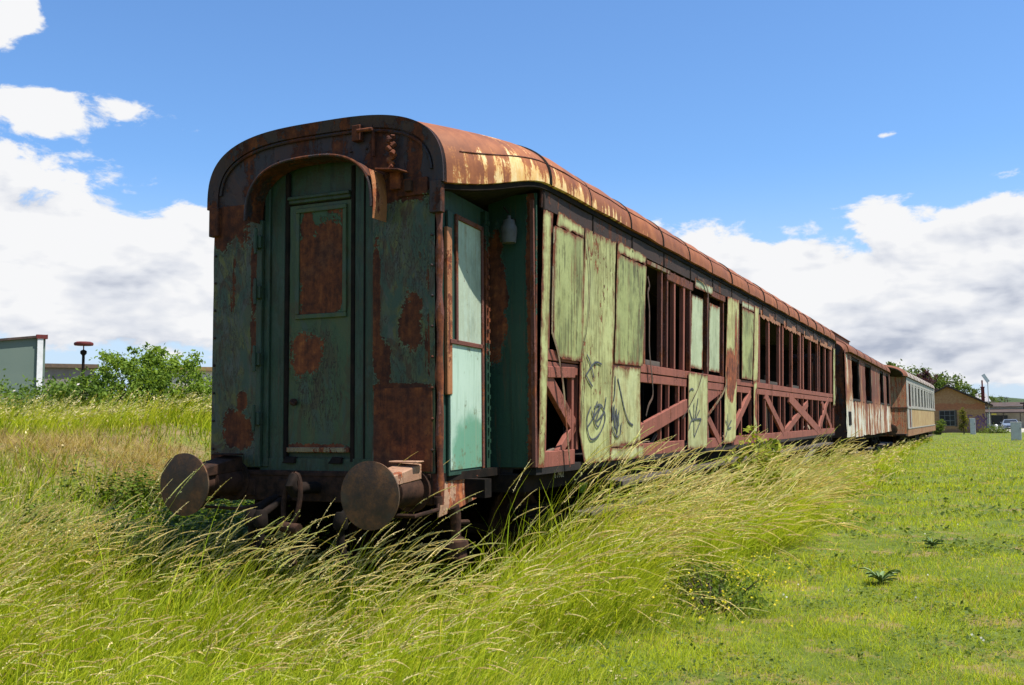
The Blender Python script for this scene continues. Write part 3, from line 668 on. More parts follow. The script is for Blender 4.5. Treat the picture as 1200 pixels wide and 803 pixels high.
br = [((4.0, 1.415), (6.08, 1.745), .175, .01), ((7.2, 1.62), (8.02, 1.22), .13, -.002), ((7.15, 1.86), (8.35, 2.10), .20, -.02), ((9.0, 1.42), (10.25, 1.99), .14, -.004), ((11.55, 2.0), (13.5, 1.29), .16, -.004), ((14.15, 2.0), (18.35, 1.28), .20, -.004), ((16.7, 1.9), (13.7, 1.28), .15, -.012), ((20.3, 2.1), (18.5, 1.28), .17, -.008), ((19.0, 2.0), (20.9, 1.30), .15, -.02), ((1.38, 1.99), (2.12, 1.50), .15, -.02), ((2.13, 1.52), (1.72, 1.26), .09, -.02), ((1.40, 2.0), (2.06, 2.02), .10, -.004)]
for a, b, w, o in br: side_bar('diagonal_brace', a, b, w, .05, M['oxide'], coach, off=o)
# --- sheet panels that are still on
pn = []
plate('side_panel', ((1.168, 1.165), (1.30, 1.165), (1.42, 3.43), (1.20, 3.43)), M['pal_pale'], coach, off=.012, seed=1, jit=.012)
mb = MB(); w_ = wob(9); e_ = wob(19)                # near panel with its lower near corner torn off in a curve
def p1f(u, v):
    y = 1.46+.73*u; zb = 2.13+.22*max(0, 1-u/.30)**2; z = zb+(3.325-zb)*v
    return (sx(z)+.016+.004*w_(y*3, z*3), y+.006*e_(z*9, 2)*(1 if u in (0, 1) else 0), z+.006*e_(y*12, 1)*(1 if v in (0, 1) else 0)), (1, 0, 0)
mb.sheet(p1f, 14, 22, .004); p1 = mb.build('side_panel', M['pal_olive'], coach, smooth=40); edge_attr(p1, 14, 22, .05, (.73, 1.2)); p1['label'] = 'blotched olive panel with a torn lower corner'
plate('side_panel', ((1.50, 3.335), (2.20, 3.335), (2.22, 3.43), (1.56, 3.47)), M['pal_pale'], coach, off=.014, seed=2, jit=.015)
mb = MB()
def p2f(u, v):
    z = 1.15+2.29*v; yl = 2.20-.03*math.sin(v*5)-.06*(1-v)+.14*max(0, 1-v/.14); yr = 3.05+.10*v; y = yl+(yr-yl)*u
    return (sx(z)+.013+.004*w_(y*2+9, z*3), y+.006*e_(z*9, 7)*(1 if u in (0, 1) else 0), z+.01*e_(y*12, 6)*(1 if v in (0, 1) else 0)), (1, 0, 0)
mb.sheet(p2f, 14, 36, .004); p2 = mb.build('side_panel', M['pal_pale'], coach, smooth=40); edge_attr(p2, 14, 36, .05, (.95, 2.3)); p2['label'] = 'full height pale green panel with dark scribbles'
plate('side_panel', ((3.13, 2.16), (4.10, 2.175), (4.22, 3.33), (3.18, 3.33)), M['pal_olive2'], coach, off=.018, seed=3)['label'] = 'dark streaked olive panel'
plate('side_panel', ((3.2, 3.34), (4.2, 3.35), (4.22, 3.45), (3.22, 3.47)), M['pal_pale'], coach, off=.014, seed=4, jit=.015)
p3 = plate('side_panel', ((3.01, 1.285), (4.06, 1.30), (4.02, 2.15), (3.09, 2.14)), M['pal_low'], coach, off=.014, seed=5, warp=.004); p3['label'] = 'lower pale panel with a zigzag scribble'
plate('side_panel', ((3.0, 1.15), (4.15, 1.14), (4.16, 1.285), (3.01, 1.275)), M['pal_low'], coach, off=.018, seed=6)
pF = plate('side_panel', ((6.08, 1.17), (7.15, 1.17), (7.17, 2.19), (6.11, 2.19)), M['pal_low'], coach, off=.014, seed=7, warp=.004); pF['label'] = 'lower pale panel with a star shaped scribble'
plate('side_panel', ((6.43, 3.35), (7.45, 3.36), (7.45, 3.47), (6.45, 3.49)), M['pane'], coach, off=.012, seed=8)
plate('blank_window', ((6.36, 2.26), (7.03, 2.26), (7.05, 3.27), (6.42, 3.27)), M['pane'], coach, off=-.03, seed=9, warp=.002)
plate('blank_window', ((7.42, 2.26), (8.08, 2.26), (8.1, 3.25), (7.45, 3.25)), M['pane'], coach, off=-.035, seed=10, warp=.002)
pH = plate('side_panel', ((8.14, 1.19), (8.96, 1.21), (9.22, 3.47), (8.40, 3.45)), M['pal_mix'], coach, off=.015, seed=11, jit=.012); pH['label'] = 'full height pale panel with rust eating its middle'
plate('side_panel', ((9.42, 2.22), (10.25, 2.22), (10.42, 3.38), (9.45, 3.38)), M['pal_olive'], coach, off=.016, seed=12)
plate('side_panel', ((9.45, 3.39), (10.42, 3.40), (10.45, 3.50), (9.47, 3.50)), M['pane'], coach, off=.012, seed=13)
plate('side_panel', ((10.32, 1.30), (10.58, 1.32), (10.62, 2.2), (10.30, 2.2)), M['pal_mix'], coach, off=.03, seed=14, jit=.03)
plate('side_panel', ((10.35, 2.2), (10.72, 2.2), (10.86, 3.52), (10.48, 3.52)), M['pal_mix'], coach, off=.014, seed=15)
plate('side_panel', ((21.0, 1.9), (21.38, 1.9), (21.42, 3.45), (21.05, 3.45)), M['pal_pale'], coach, off=.016, seed=16, jit=.02)
# scribbles
strokes('graffiti', [[(2.297,2.205),(2.383,2.142),(2.439,2.072),(2.496,1.99)], [(2.274,2.003),(2.38,2.069),(2.471,2.121),(2.578,2.144),(2.718,2.132)], [(2.275,2.013),(2.374,1.944),(2.462,1.9)],
    [(2.423,1.7),(2.319,1.594),(2.339,1.472),(2.435,1.382),(2.616,1.405),(2.78,1.502),(2.84,1.612),(2.71,1.72),(2.525,1.7)], [(2.606,1.755),(2.495,1.594),(2.71,1.72),(2.571,1.558),(2.814,1.648)], [(2.34,1.506),(2.522,1.611),(2.71,1.72)], [(2.45,1.66),(2.62,1.5),(2.8,1.66),(2.86,1.80)]], .012, M['graf'], p2, .022)
strokes('graffiti', [[(3.05,1.723),(3.06,1.556),(3.12,1.724),(3.13,1.499),(3.19,1.687),(3.21,1.423),(3.275,1.669)], [(3.057,1.5),(3.139,1.424),(3.224,1.389),(3.314,1.421),(3.35,1.535)], [(3.226,2.002),(3.336,1.842),(3.448,1.689),(3.594,1.554),(3.75,1.509)], [(3.14,2.027),(3.132,1.857),(3.09,1.762)], [(3.10,1.62),(3.17,1.48),(3.23,1.62),(3.27,1.5)]], .013, M['graf'], p3, .022)
strokes('graffiti', [[(6.136,1.939),(6.202,1.965),(6.287,1.974),(6.35,1.956)], [(6.139,1.693),(6.253,1.592),(6.349,1.554)], [(6.37,1.784),(6.374,1.554),(6.38,1.337)], [(6.579,1.851),(6.516,1.721),(6.453,1.592)], [(6.668,1.69),(6.451,1.566)], [(6.13,1.442),(6.274,1.554),(6.762,1.572)], [(6.762,1.565),(6.595,1.462),(6.405,1.336)]], .014, M['graf'], pF, .022)
strokes('graffiti', [[(8.24,1.547),(8.37,1.446),(8.24,1.304)], [(8.37,1.648),(8.40,1.445)], [(8.632,1.546),(8.40,1.431),(8.62,1.436)]], .014, M['graf'], pH, .024)
# hanging cables and bent strips
strokes('hanging_cable', [[(4.23,3.214),(4.297,3.114),(4.24,3.023),(4.30,2.821),(4.306,2.422),(4.372,2.185),(4.418,2.059),(4.459,1.851),(4.30,1.736),(4.2,1.61)]], .022, M['cable'], coach, .03)
strokes('hanging_cable', [[(6.5,3.501),(6.868,3.481),(7.054,3.386),(7.12,3.25),(7.10,2.953),(7.06,2.501),(7.05,2.3)]], .022, M['cable'], coach, .03)
strokes('hanging_cable', [[(6.827,2.222),(6.579,2.005),(6.272,1.831),(5.767,1.575)]], .011, M['cable'], coach, .03)
strokes('hanging_cable', [[(2.205,3.43),(2.31,3.13),(2.345,2.933),(2.32,2.677),(2.258,2.437),(2.227,2.378),(2.17,2.25),(2.23,2.1),(2.20,1.8),(2.12,1.5)]], .007, M['cable'], coach, .03)
strokes('bent_strip', [[(1.40,3.30),(1.39,2.965),(1.38,2.40),(1.40,2.33),(1.534,2.163),(1.675,1.841),(1.773,1.446),(1.852,1.14)]], .020, M['strip'], coach, .035)
strokes('bent_strip', [[(8.40,2.35),(8.30,2.1),(8.047,1.941),(7.591,1.771),(7.163,1.63)]], .028, M['strip'], coach, .02)
strokes('bent_strip', [[(21.2,2.7),(21.5,2.55),(21.55,2.3),(21.3,2.0)]], .025, M['strip'], coach, .02)

# --- underframe
mb = MB()
for s in (-1, 1):
    mb.box((s*1.26, 1.17, .95), (s*1.30, L1-1.17, 1.15)); mb.box((s*1.20, 1.17, 1.11), (s*1.26, L1-1.17, 1.148)); mb.box((s*1.20, 1.17, .95), (s*1.26, L1-1.17, .97)); mb.box((s*.92, .12, .95), (s*.98, 1.17, 1.10)); mb.box((s*.92, 1.13, .95), (s*1.26, 1.17, 1.10))
    mb.tube([(s*1.15, 5.5, .95), (s*1.15, 7.5, .55), (s*1.15, 15, .55), (s*1.15, 17, .95)], .03, 8)
for y in (.5, 2.4, 5, 8, 11, 14, 17, 20, 22): mb.box((-1.26, y, .95), (1.26, y+.12, 1.10))
mb.build('underframe', M['dark'], coach)
mb = MB()
for y0, y1, z0 in ((6.6, 8.4, .42), (9.2, 10.6, .5), (13.5, 15.2, .45)): mb.box((.55, y0, z0), (1.2, y1, .95)); mb.box((.53, y0-.02, z0+.36), (1.215, y1+.02, z0+.39))
mb.build_each('battery_box', M['dark'], coach, bevel=.01)
mb = MB(); mb.tube([(.2, 11.2, .7), (.2, 13, .7)], .2, 20); mb.build('air_tank', M['iron'], coach, smooth=40)
mb = MB()
fbw = wob(31)
mb.sheet(lambda u, v: ((1.40+.20*u, 2.95+16.7*v, .955+.015*fbw(v*9, u)), (0, 0, 1)), 2, 60, .045)
fb = mb.build('footboard', M['woodgrey'], coach)
mb = MB()
for k in range(8): y = 3.3+2.25*k; mb.beam((1.28, y, 1.0), (1.52, y, .90), .05, .012); mb.beam((1.5, y, .9), (1.28, y, .62), .04, .012)
mb.build('board_bracket', M['iron'], fb)
mb = MB(); mb.box((1.43, 2.0, .68), (1.62, 5.2, .72)); mb.build('footboard', M['woodgrey'], coach, bevel=.006)
mb = MB(); mb.box((-1.24, .7, .16), (-1.21, 9.0, .95)); mb.build('shade_screen', M['dark'], coach, bevel=.005)  # added dark sheet: hides sunlit ground behind, standing in for shade under the coach
for yc in (3.4, L1-3.4): bogie(coach, yc)
mb = MB(); mb.box((-1.11, -.005, .925), (1.06, .11, 1.175)); mb.box((-1.1, -.012, 1.13), (1.05, 0.0, 1.165))
for x in (-.7, -.35, .35, .6): mb.box((x-.06, -.02, .96), (x+.06, .0, 1.10))
mb.build('buffer_beam', M['iron'], coach, bevel=.006)
mb = MB(); mb.box((-1.10, L1-.11, .925), (1.1, L1+.005, 1.175)); mb.build('buffer_beam', M['iron'], coach, bevel=.006)
buffer(coach, -.868, 1.085, -.005, -1); buffer(coach, .881, 1.040, -.005, -1)
buffer(coach, -.875, 1.06, L1, 1); buffer(coach, .875, 1.06, L1, 1)
mb = MB()
mb.tube([(-.02, 0, 1.04), (-.02, -.20, 1.05), (-.02, -.30, 1.03), (-.02, -.34, 1.08), (-.02, -.31, 1.14), (-.02, -.25, 1.15)], [.05, .05, .055, .05, .04, .025], 10)
hk = mb.build('coupling_hook', M['dark'], coach, smooth=40)
mb = MB(); lp_ = []
for k in range(25):
    a = 2*PI*k/24; lp_.append((-.02+.075*math.sin(a)-.03*(1-math.cos(a))/2, -.29-.04*(1-math.cos(a))/2, .96+.205*math.cos(a)))
mb.tube(lp_, .021, 8, caps=False); mb.tube([(-.13, -.33, .76), (.06, -.34, .74)], .042, 10); mb.tube([(-.03, -.33, .76), (-.02, -.30, .45)], .028, 8)
mb.build('coupling_link', M['iron'], hk, smooth=40)
for x, y1 in ((-.42, -.30), (.42, -.28), (-.30, -.34)):
    mb = MB(); mb.tube([(x, 0, .95), (x, -.12, .93), (x-.01, y1, .84), (x, y1-.02, .64), (x+.02, y1+.05, .40)], [.028, .03, .033, .033, .036], 10); mb.lathe([(-.05, .05), (-.02, .06), (.04, .055), (.08, .035)], (x, y1-.02, .80), 'z', 12); mb.build('brake_hose', M['dark'], coach, smooth=40)
mb = MB()
mb.tube([(-1.0, -.05, .95), (-1.0, -.30, .885), (-.55, -.31, .88), (-.48, -.2, .90), (-.45, 0, .96)], .014, 8); mb.build('shunter_handrail', M['iron'], coach, smooth=40); mb = MB(); mb.tube([(1.12, -.02, .98), (1.14, -.06, .90), (1.08, -.30, .87), (.70, -.32, .87)], .017, 8)
mb.lathe([(-.03, .035), (.03, .035)], (1.12, -.02, .965), 'z', 12)
mb.build('shunter_handrail', M['iron'], coach, smooth=40)
mb = MB(); mb.tube([(1.12, .22, .90), (1.13, .24, .84), (1.13, .25, .66)], [.05, .045, .04], 10); mb.lathe([(.66, .05), (.63, .09), (.58, .10), (.57, .075), (.50, .085), (.49, .05)], (1.13, .26, 0), 'z', 18); mb.tube([(1.13, .2, .78), (1.13, .45, .76)], .02, 8)
mb.build('drain_valve', M['iron'], coach, smooth=40)
# faint number on the sole bar
fc = bpy.data.curves.new('number', 'FONT'); fc.body = '6 7902'; fc.size = .085; fc.extrude = .001
fo = bpy.data.objects.new('number_src', fc)
fo.rotation_euler = (PI/2, 0, PI/2); fo.location = (1.303, 1.86, 1.035)
COL.objects.link(fo); bpy.context.view_layer.update()
me = bpy.data.meshes.new_from_object(fo.evaluated_get(bpy.context.evaluated_depsgraph_get())); me.transform(fo.matrix_world)
bpy.data.objects.remove(fo); me.materials.clear(); me.materials.append(M['white']); link_mesh('coach_number', me, coach)
# ------------------------------------------------------------------ second and third coaches
def plate2(name, x, c4, mat, parent, thick=.006, warp=.01, jit=.01, seed=0):
    w = wob(seed); e = wob(seed+50); a, b, c, d = [Vector((0, *q)) for q in c4]
    nu = max(4, int((b-a).length/.2)); nv = max(4, int((d-a).length/.15))
    def fn(u, v):
        p = a*(1-u)*(1-v) + b*u*(1-v) + c*u*v + d*(1-u)*v
        edge = 1 if (u in (0, 1) or v in (0, 1)) else 0
        return (x+warp*w(p.y*2.5, p.z*3), p.y+edge*jit*e(p.z*7, 2), p.z+edge*jit*e(p.y*7, 3)), (1, 0, 0)
    mb = MB(); mb.sheet(fn, nu, nv, thick); return mb.build(name, mat, parent, smooth=40)
def simple_roof(L, w, ze, za, ex, mat, parent, nrib, drop=0.):
    def pr(y, a, off=0):
        t = min(1, min(y, L-y)/.8); c, s = math.cos(a), math.sin(a); ww = w+off-.12*(1-t)**2; z0 = ze-drop*(1-t)**2
        return math.copysign(abs(c)**(2/ex), c)*ww, z0+(za+off-z0-.10*(1-t)**2)*abs(s)**(2/ex)
    n = 40; mb = MB(); wv = wob(int(L*3))
    mb.sheet(lambda u, v: ((lambda q: (q[0], L*v, q[1]+.008*wv(L*v*2, u*9)))(pr(L*v, PI*(1-u))), Vector((math.cos(PI*(1-u))*.6, 0, max(.15, math.sin(PI*u)))).normalized()), 40, n, .03)
    r = mb.build('roof', mat, parent, smooth=50)
    for k in range(nrib):
        y = .4+(L-.8)*k/(nrib-1); mb = MB()
        mb.sheet(lambda u, v: ((lambda q: (q[0], y+(v-.5)*.05, q[1]+.002))(pr(y, PI*u, .015)), Vector((math.cos(PI*u), 0, math.sin(PI*u)+.1)).normalized()), 24, 2, .012); mb.build('roof_rib', M['oxide2'], r, smooth=60)
    return r, pr
def end_fill(y, pr, x, zb, mat, parent, name='end_wall'):
    mb = MB(); poly = [(-x, y, zb), (x, y, zb)] + [(pr(y if y > .5 else 0, PI*k/30, -.03)[0], y, pr(y if y > .5 else 0, PI*k/30, -.03)[1]) for k in range(31)]
    mb.prism(poly, (0, .04 if y < 1 else -.04, 0)); return mb.build(name, mat, parent)

c2 = tag(empty('railway_coach', (.03, 23.35, 0)), 'second coach of the row, its white side paint flaking off in rust red streaks', 'railway coach', 'derelict coaches standing in a row')
L2 = 16.9; X2 = 1.5
r2, pr2 = simple_roof(L2, 1.60, 3.52, 4.02, 2.5, M['roof2'], c2, 8, .06)
end_fill(.0, pr2, 1.47, .99, M['arch'], c2); end_fill(L2, pr2, 1.47, .99, M['arch'], c2)
mb = MB(); mb.box((.1, .6, 3.85), (1.05, 5.6, 4.16)); mb.box((.06, .55, 4.16), (1.09, 5.65, 4.19)); mb.build('roof_vent', M['roof2'], r2, bevel=.01)
mb = MB(); mb.box((-.6, -.12, 1.05), (-.45, 0, 3.3)); mb.box((.45, -.12, 1.05), (.6, 0, 3.3)); mb.box((-.6, -.12, 3.2), (.6, 0, 3.35)); mb.build('gangway_frame', M['iron'], c2)
wins2 = [(1.8, 3.95), (5.9, 8.1), (11.75, 13.45), (14.9, 16.6)]
cuts = [0, 2.2, 4.6, 7.0, 9.3, 11.6, 14.2, L2]
for i in range(7):
    a, b = cuts[i], cuts[i+1]; bot = .99-.006*i+random.uniform(-.02, .02)
    plate2('side_panel', X2+.008*(i % 2), ((a, bot), (b, bot-.005), (b, 2.09), (a, 2.09)), M['side2'], c2, warp=.018, jit=.02, seed=60+i)
pc_ = [0]+[q for w in wins2 for q in w]+[L2]
for i in range(0, len(pc_), 2):
    plate2('window_pillar', X2+.002, ((pc_[i], 2.09), (pc_[i+1], 2.09), (pc_[i+1], 3.44), (pc_[i], 3.44)), M['side2'], c2, seed=70+i, warp=.012)
plate2('letter_board', X2+.004, ((0, 3.44), (L2, 3.44), (L2, 3.56), (0, 3.56)), M['oxide2'], c2, seed=80)
for i, (a, b) in enumerate(wins2):
    mb = MB()
    for q in (a+.04, b-.04): mb.box((X2-.06, q-.03, 2.09), (X2-.02, q+.03, 3.44))
    mb.box((X2-.06, a, 3.36), (X2-.02, b, 3.44)); mb.box((X2-.07, a, 2.09), (X2+.02, b, 2.15)); mb.build('window_frame', M['inside'], c2)
mb = MB(); mb.box((X2-.03, .5, 1.35), (X2+.018, 1.15, 1.75)); mb.build('side_hatch', M['dark'], c2)
mb = MB(); mb.box((-1.47, .04, 1.0), (1.46, L2-.04, 1.08)); mb.build('floor', M['inside'], c2)
mb = MB(); mb.box((-1.5, 0, .99), (-1.46, L2, 3.56)); mb.build('back_side', M['oxide2'], c2)
for yp in (4.8, 9.5, 14.6):
    mb = MB(); mb.box((-1.45, yp, 1.08), (.6, yp+.03, 3.5)); mb.build('partition', M['inside'], c2)
mb = MB()
for s in (-1, 1): mb.box((s*1.2, .2, .80), (s*1.26, L2-.2, 1.0))
for y in (.2, 5, 10, 15): mb.box((-1.2, y, .82), (1.2, y+.1, .98))
mb.box((.5, 6.4, .35), (1.2, 8.2, .8)); mb.build('underframe', M['dark'], c2)
for k in range(3): mb = MB(); mb.box((1.3, 2+5*k, .45), (1.5, 3.4+5*k, .49)); mb.build('footboard', M['woodgrey'], c2)
bogie(c2, 2.6); bogie(c2, L2-2.6)
for x in (-.875, .875): buffer(c2, x, 1.05, 0, -1); buffer(c2, x, 1.05, L2, 1)

c3 = tag(empty('railway_coach', (.60, 42.0, 0), math.radians(-1.0)), 'farthest coach of the row, tan side with pale framed windows and a tapered rusty end', 'railway coach', 'derelict coaches standing in a row')
L3 = 24.6; X3 = 1.45
r3, pr3 = simple_roof(L3, 1.53, 3.46, 4.05, 2.2, M['roof3'], c3, 11, .0)
mb = MB(); mb.sheet(lambda u, v: ((lambda q: (q[0], -.03+.95*v, q[1]+.004))(pr3(.95*v, PI*(1-u), .012)), Vector((math.cos(PI*(1-u)), 0, math.sin(PI*u)+.1)).normalized()), 40, 6, .02); mb.build('roof_end_sheet', M['roof2'], r3, smooth=50)
mb = MB(); mb.sheet(lambda u, v: (Vector((.80+.64*u, .02+.90*u, .70+2.74*v)), Vector((.81, -.58, 0))), 6, 12, .03); mb.build('tapered_wall', M['taper3'], c3)
mb = MB(); mb.sheet(lambda u, v: (Vector((-.80-.64*u, .02+.90*u, .70+2.74*v)), Vector((-.81, -.58, 0))), 6, 12, .03); mb.build('tapered_wall', M['taper3'], c3)
mb = MB(); mb.beam((.82, .0, 2.0), (1.46, .89, 2.0), .05, .06); mb.build('waist_strip', M['iron'], c3)
mb = MB(); mb.box((-.81, .02, .7), (.81, .06, 3.5)); mb.build('end_wall', M['taper3'], c3)
end_fill(L3, pr3, 1.43, .7, M['taper3'], c3)
plate2('sole_panel', X3+.004, ((.92, .68), (L3, .66), (L3, 1.03), (.92, 1.03)), M['orange3'], c3, seed=90)
plate2('side_panel', X3+.002, ((3.6, 1.03), (L3-.9, 1.03), (L3-.9, 1.98), (3.6, 1.98)), M['tan3'], c3, seed=91)
plate2('letter_board', X3+.006, ((.92, 3.18), (L3, 3.18), (L3, 3.44), (.92, 3.44)), M['white3'], c3, seed=92, jit=.003)
mb = MB(); mb.box((X3-.02, .90, 1.98), (X3+.03, L3, 2.07)); mb.box((X3-.02, .9, 1.02), (X3+.025, L3-.8, 1.07)); mb.build('waist_rail', M['white3'], c3)
ops3 = [(2.15, 3.35), (4.2, 5.2), (6.35, 7.5), (8.6, 10.0), (11.1, 12.5), (13.6, 15.0), (16.0, 17.1), (18.1, 19.2), (20.1, 21.5), (22.5, 23.5)]
q = .92
for i, (a, b) in enumerate(ops3):
    mb = MB(); mb.box((X3-.03, q, 2.07), (X3+.004, a, 3.18)); mb.build('window_pillar', M['white3'], c3); q = b
    mb = MB()
    mb.box((X3-.05, a, 3.10), (X3-.01, b, 3.18)); mb.box((X3-.05, a, 2.07), (X3-.0, b, 2.12)); mb.box((X3-.05, b-.14, 2.1), (X3-.02, b, 3.12)); mb.build('window_frame', M['white3'] if i else M['oxide2'], c3)
mb = MB(); mb.box((X3-.03, q, 2.07), (X3+.004, L3, 3.18)); mb.build('window_pillar', M['white3'], c3)
for a, b in ((.92, 2.1), (3.0, 3.6)):
    mb = MB(); mb.box((X3-.02, a, 1.03), (X3+.01, b, 1.98)); mb.build('door_post', M['white3'], c3)
mb = MB(); mb.box((X3-.04, 2.1, 1.03), (X3-.01, 3.0, 1.98)); mb.build('door_leaf', M['oxide2'], c3)
mb = MB(); mb.box((-1.4, .06, .72), (1.42, L3-.06, .8)); mb.build('floor', M['inside'], c3)
mb = MB(); mb.box((-1.45, .9, .68), (-1.41, L3, 3.45)); mb.build('back_side', M['orange3'], c3)
mb = MB()
for s in (-1, 1): mb.box((s*1.1, .2, .55), (s*1.16, L3-.2, .7))
mb.box((.5, 9, .3), (1.2, 12, .6)); mb.build('underframe', M['dark'], c3)
bogie(c3, 3.4); bogie(c3, L3-3.4)
for x in (-.875, .875): buffer(c3, x, 1.0, 0.02, -1)

# ------------------------------------------------------------------ ground
def smv(t): t = np.clip(t, 0, 1); return t*t*(3-2*t)
def gz(x, y):
    x = np.asarray(x, float); y = np.asarray(y, float)
    b = 1.42*smv((-x-3.3)/5.4)*smv((y+14)/12)
    wob_ = .10*np.sin(x*.9+1.3)*np.sin(y*.7+.4)+.07*np.sin(x*2.1-y*1.3+2)+.04*np.sin(x*4.1+y*3.3)
    z = b*(1+.10*np.sin(x*1.1+y*.55))+wob_*np.clip(b, .12, 1)
    tr = -.13*smv((1.75-np.abs(x))/.5)*smv((y+2.5)/2)
    return z+tr+.012*np.sin(x*3+y*2.2)
def stretch(lo, hi, n, p=3.):
    t = np.linspace(-1, 1, n); s = np.sinh(p*t)/np.sinh(p); return np.where(s < 0, -s*lo, s*hi)
gx = stretch(-3500, 3500, 261, 7.); gy = stretch(-120, 6000, 261, 7.) + 2
X, Y = np.meshgrid(gx, gy); Z = gz(X, Y)
V = np.stack([X, Y, Z], -1).reshape(-1, 3); nx_ = len(gx)
F = [(j*nx_+i, j*nx_+i+1, (j+1)*nx_+i+1, (j+1)*nx_+i) for j in range(len(gy)-1) for i in range(nx_-1)]
me = bpy.data.meshes.new('ground'); me.from_pydata(V.tolist(), [], F); me.polygons.foreach_set('use_smooth', [True]*len(F))
n = N('meadow_ground'); co = n.node('ShaderNodeNewGeometry').outputs['Position']; xs = n.sep(co)
a = n.noise(co, .55, 6, .62); b = n.noise(co, 5, 8, .7); c_ = n.noise(co, 45, 4, .7); d = n.noise(co, 1.7, 5, .6)
g = n.mix(n.mr(n.math('ADD', n.math('MULTIPLY', a, .6), n.math('MULTIPLY', b, .4)), .38, .62), (.085, .115, .014), (.15, .18, .028))
g = n.mix(n.mr(c_, .35, .65, .0, .55), g, (.045, .075, .008))
g = n.mix(n.mr(n.math('ADD', n.math('MULTIPLY', d, .7), n.math('MULTIPLY', b, .3)), .525, .60, 0, .8), g, (.21, .145, .07))
bank = n.math('MULTIPLY', n.mr(xs[0], -3.2, -4.5), n.mr(xs[0], -60, -30))
g = n.mix(n.math('MULTIPLY', bank, n.mr(n.math('ADD', d, n.math('MULTIPLY', b, .3)), .5, .75, .1, .8)), g, (.19, .14, .07))
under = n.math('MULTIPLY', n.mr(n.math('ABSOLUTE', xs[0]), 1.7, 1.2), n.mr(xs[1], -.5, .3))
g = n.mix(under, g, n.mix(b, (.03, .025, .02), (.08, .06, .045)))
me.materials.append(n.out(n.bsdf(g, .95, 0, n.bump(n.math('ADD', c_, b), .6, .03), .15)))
tag(link_mesh('ground', me), kind='structure')
# far wooded hills
n = N('hill_wood'); co = n.node('ShaderNodeNewGeometry').outputs['Position']
M['hill'] = n.out(n.bsdf(n.mix(n.noise(co, .05, 8, .7), (.03, .05, .025), (.09, .12, .06)), .95, 0, n.bump(n.noise(co, .12, 6, .7), 1., 4.), .1))
mb = MB(); hw = wob(4)
for (yb, x0, x1, h) in ((820, -150, 420, 11), (1500, -500, 900, 30)):
    n0 = 90; vv = []
    for i in range(n0+1):
        x = x0+(x1-x0)*i/n0; hh = h*(.62+.35*hw(i*.11, yb))+random.uniform(-.06, .06)*h*.6
        vv += [(x, yb, -1), (x, yb+30, max(1, hh)), (x, yb+160, hh*1.15+1), (x, yb+260, -1)]
    ff = [(4*i+k, 4*i+4+k, 4*i+5+k, 4*i+1+k) for i in range(n0) for k in range(3)]
    mb.add(vv, ff)
tag(mb.build('hills', M['hill'], smooth=60), kind='structure')
# pale gravel yard before the station
mb = MB()
def yard(u, v): x = 6.6+26*u; y = 101+70*v; return (x, y, float(gz(x, y))+.012), (0, 0, 1)
mb.sheet(yard, 20, 30, .008); tag(mb.build('gravel_yard', simple('gravel', (.30, .27, .23), (.42, .39, .34), 30, .95, .3)), kind='structure')

# rails
tr = tag(empty('railway_track', (0, 0, 0)), 'rusty railway track in the grass under the row of coaches', 'railway track')
for s in (-1, 1):
    mb = MB(); mb.box((s*.72, -14, -.03), (s*.79, 46, -.003)); mb.box((s*.748, -14, -.13), (s*.762, 46, -.03)); mb.box((s*.69, -14, -.145), (s*.82, 46, -.13)); mb.build('rail', M['iron'], tr, bevel=.004)

# ------------------------------------------------------------------ brick shed at the end of the row
M['brick'] = None
n = N('shed_gable'); co = n.obj(); xs = n.sep(co)
bt = n.node('ShaderNodeTexBrick'); n.set(bt.inputs['Vector'], n.comb(n.math('ADD', xs[0], xs[1]), xs[2], 0.)); bt.inputs['Scale'].default_value = 4.
n.set(bt.inputs[1], (.46, .17, .075)); n.set(bt.inputs[2], (.35, .125, .06)); n.set(bt.inputs[3], (.24, .19, .14)); bt.inputs['Mortar Size'].default_value = .012
ns = n.noise(co, .8, 8, .65); n2 = n.noise(co, 5, 6, .65)
pl_ = n.mix(n.mr(n2, .35, .65), (.34, .175, .085), (.42, .24, .12))
kz = n.math('ADD', n.mr(n.math('ABSOLUTE', n.math('SUBTRACT', xs[2], 2.55)), .5, .1, 0, .22), ns)
c = n.mix(n.mr(kz, .58, .66), pl_, bt.outputs[0])
c = n.mix(n.mr(xs[2], .55, .2, 0, .45), c, (.07, .06, .05))
M['gable'] = n.out(n.bsdf(c, .9, 0, n.bump(n2, .4, .02), .2))  # brick and plaster colours brightened in place of sunlight on the gable
M['shedside'] = simple('pale_render', (.62, .57, .48), (.50, .44, .36), 3, .9, .2)
M['tile'] = simple('dark_tiles', (.040, .030, .026), (.085, .055, .042), 7, .9, .4)
M['redpaint'] = simple('dark_red_stack', (.16, .025, .02), (.10, .02, .018), 6, .7, .3)
M['glassdark'] = simple('dark_panes', (.012, .013, .015), (.03, .032, .035), 2, .15, .05)
M['white'] = M['white']
M['paint_white'] = simple('white_paint', (.72, .72, .70), (.60, .60, .58), 5, .6, .15)
M['greybox'] = simple('grey_cabinet', (.56, .55, .52), (.46, .45, .43), 4, .6, .15)
M['purple'] = simple('purple_spray', (.13, .05, .12), (.24, .13, .20), 4, .7, .05)
shed = tag(empty('brick_shed', (2.6, 100, 0)), 'low brown brick shed with gabled end, barred window and red stack behind the coaches', 'shed')
mb = MB(); W_ = 3.3; ez = 2.85; rz_ = 4.5
mb.prism([(-W_, 0, 0), (W_, 0, 0), (W_, 0, ez), (0, 0, rz_), (-W_, 0, ez)], (0, .3, 0)); mb.build('gable_wall', M['gable'], shed)
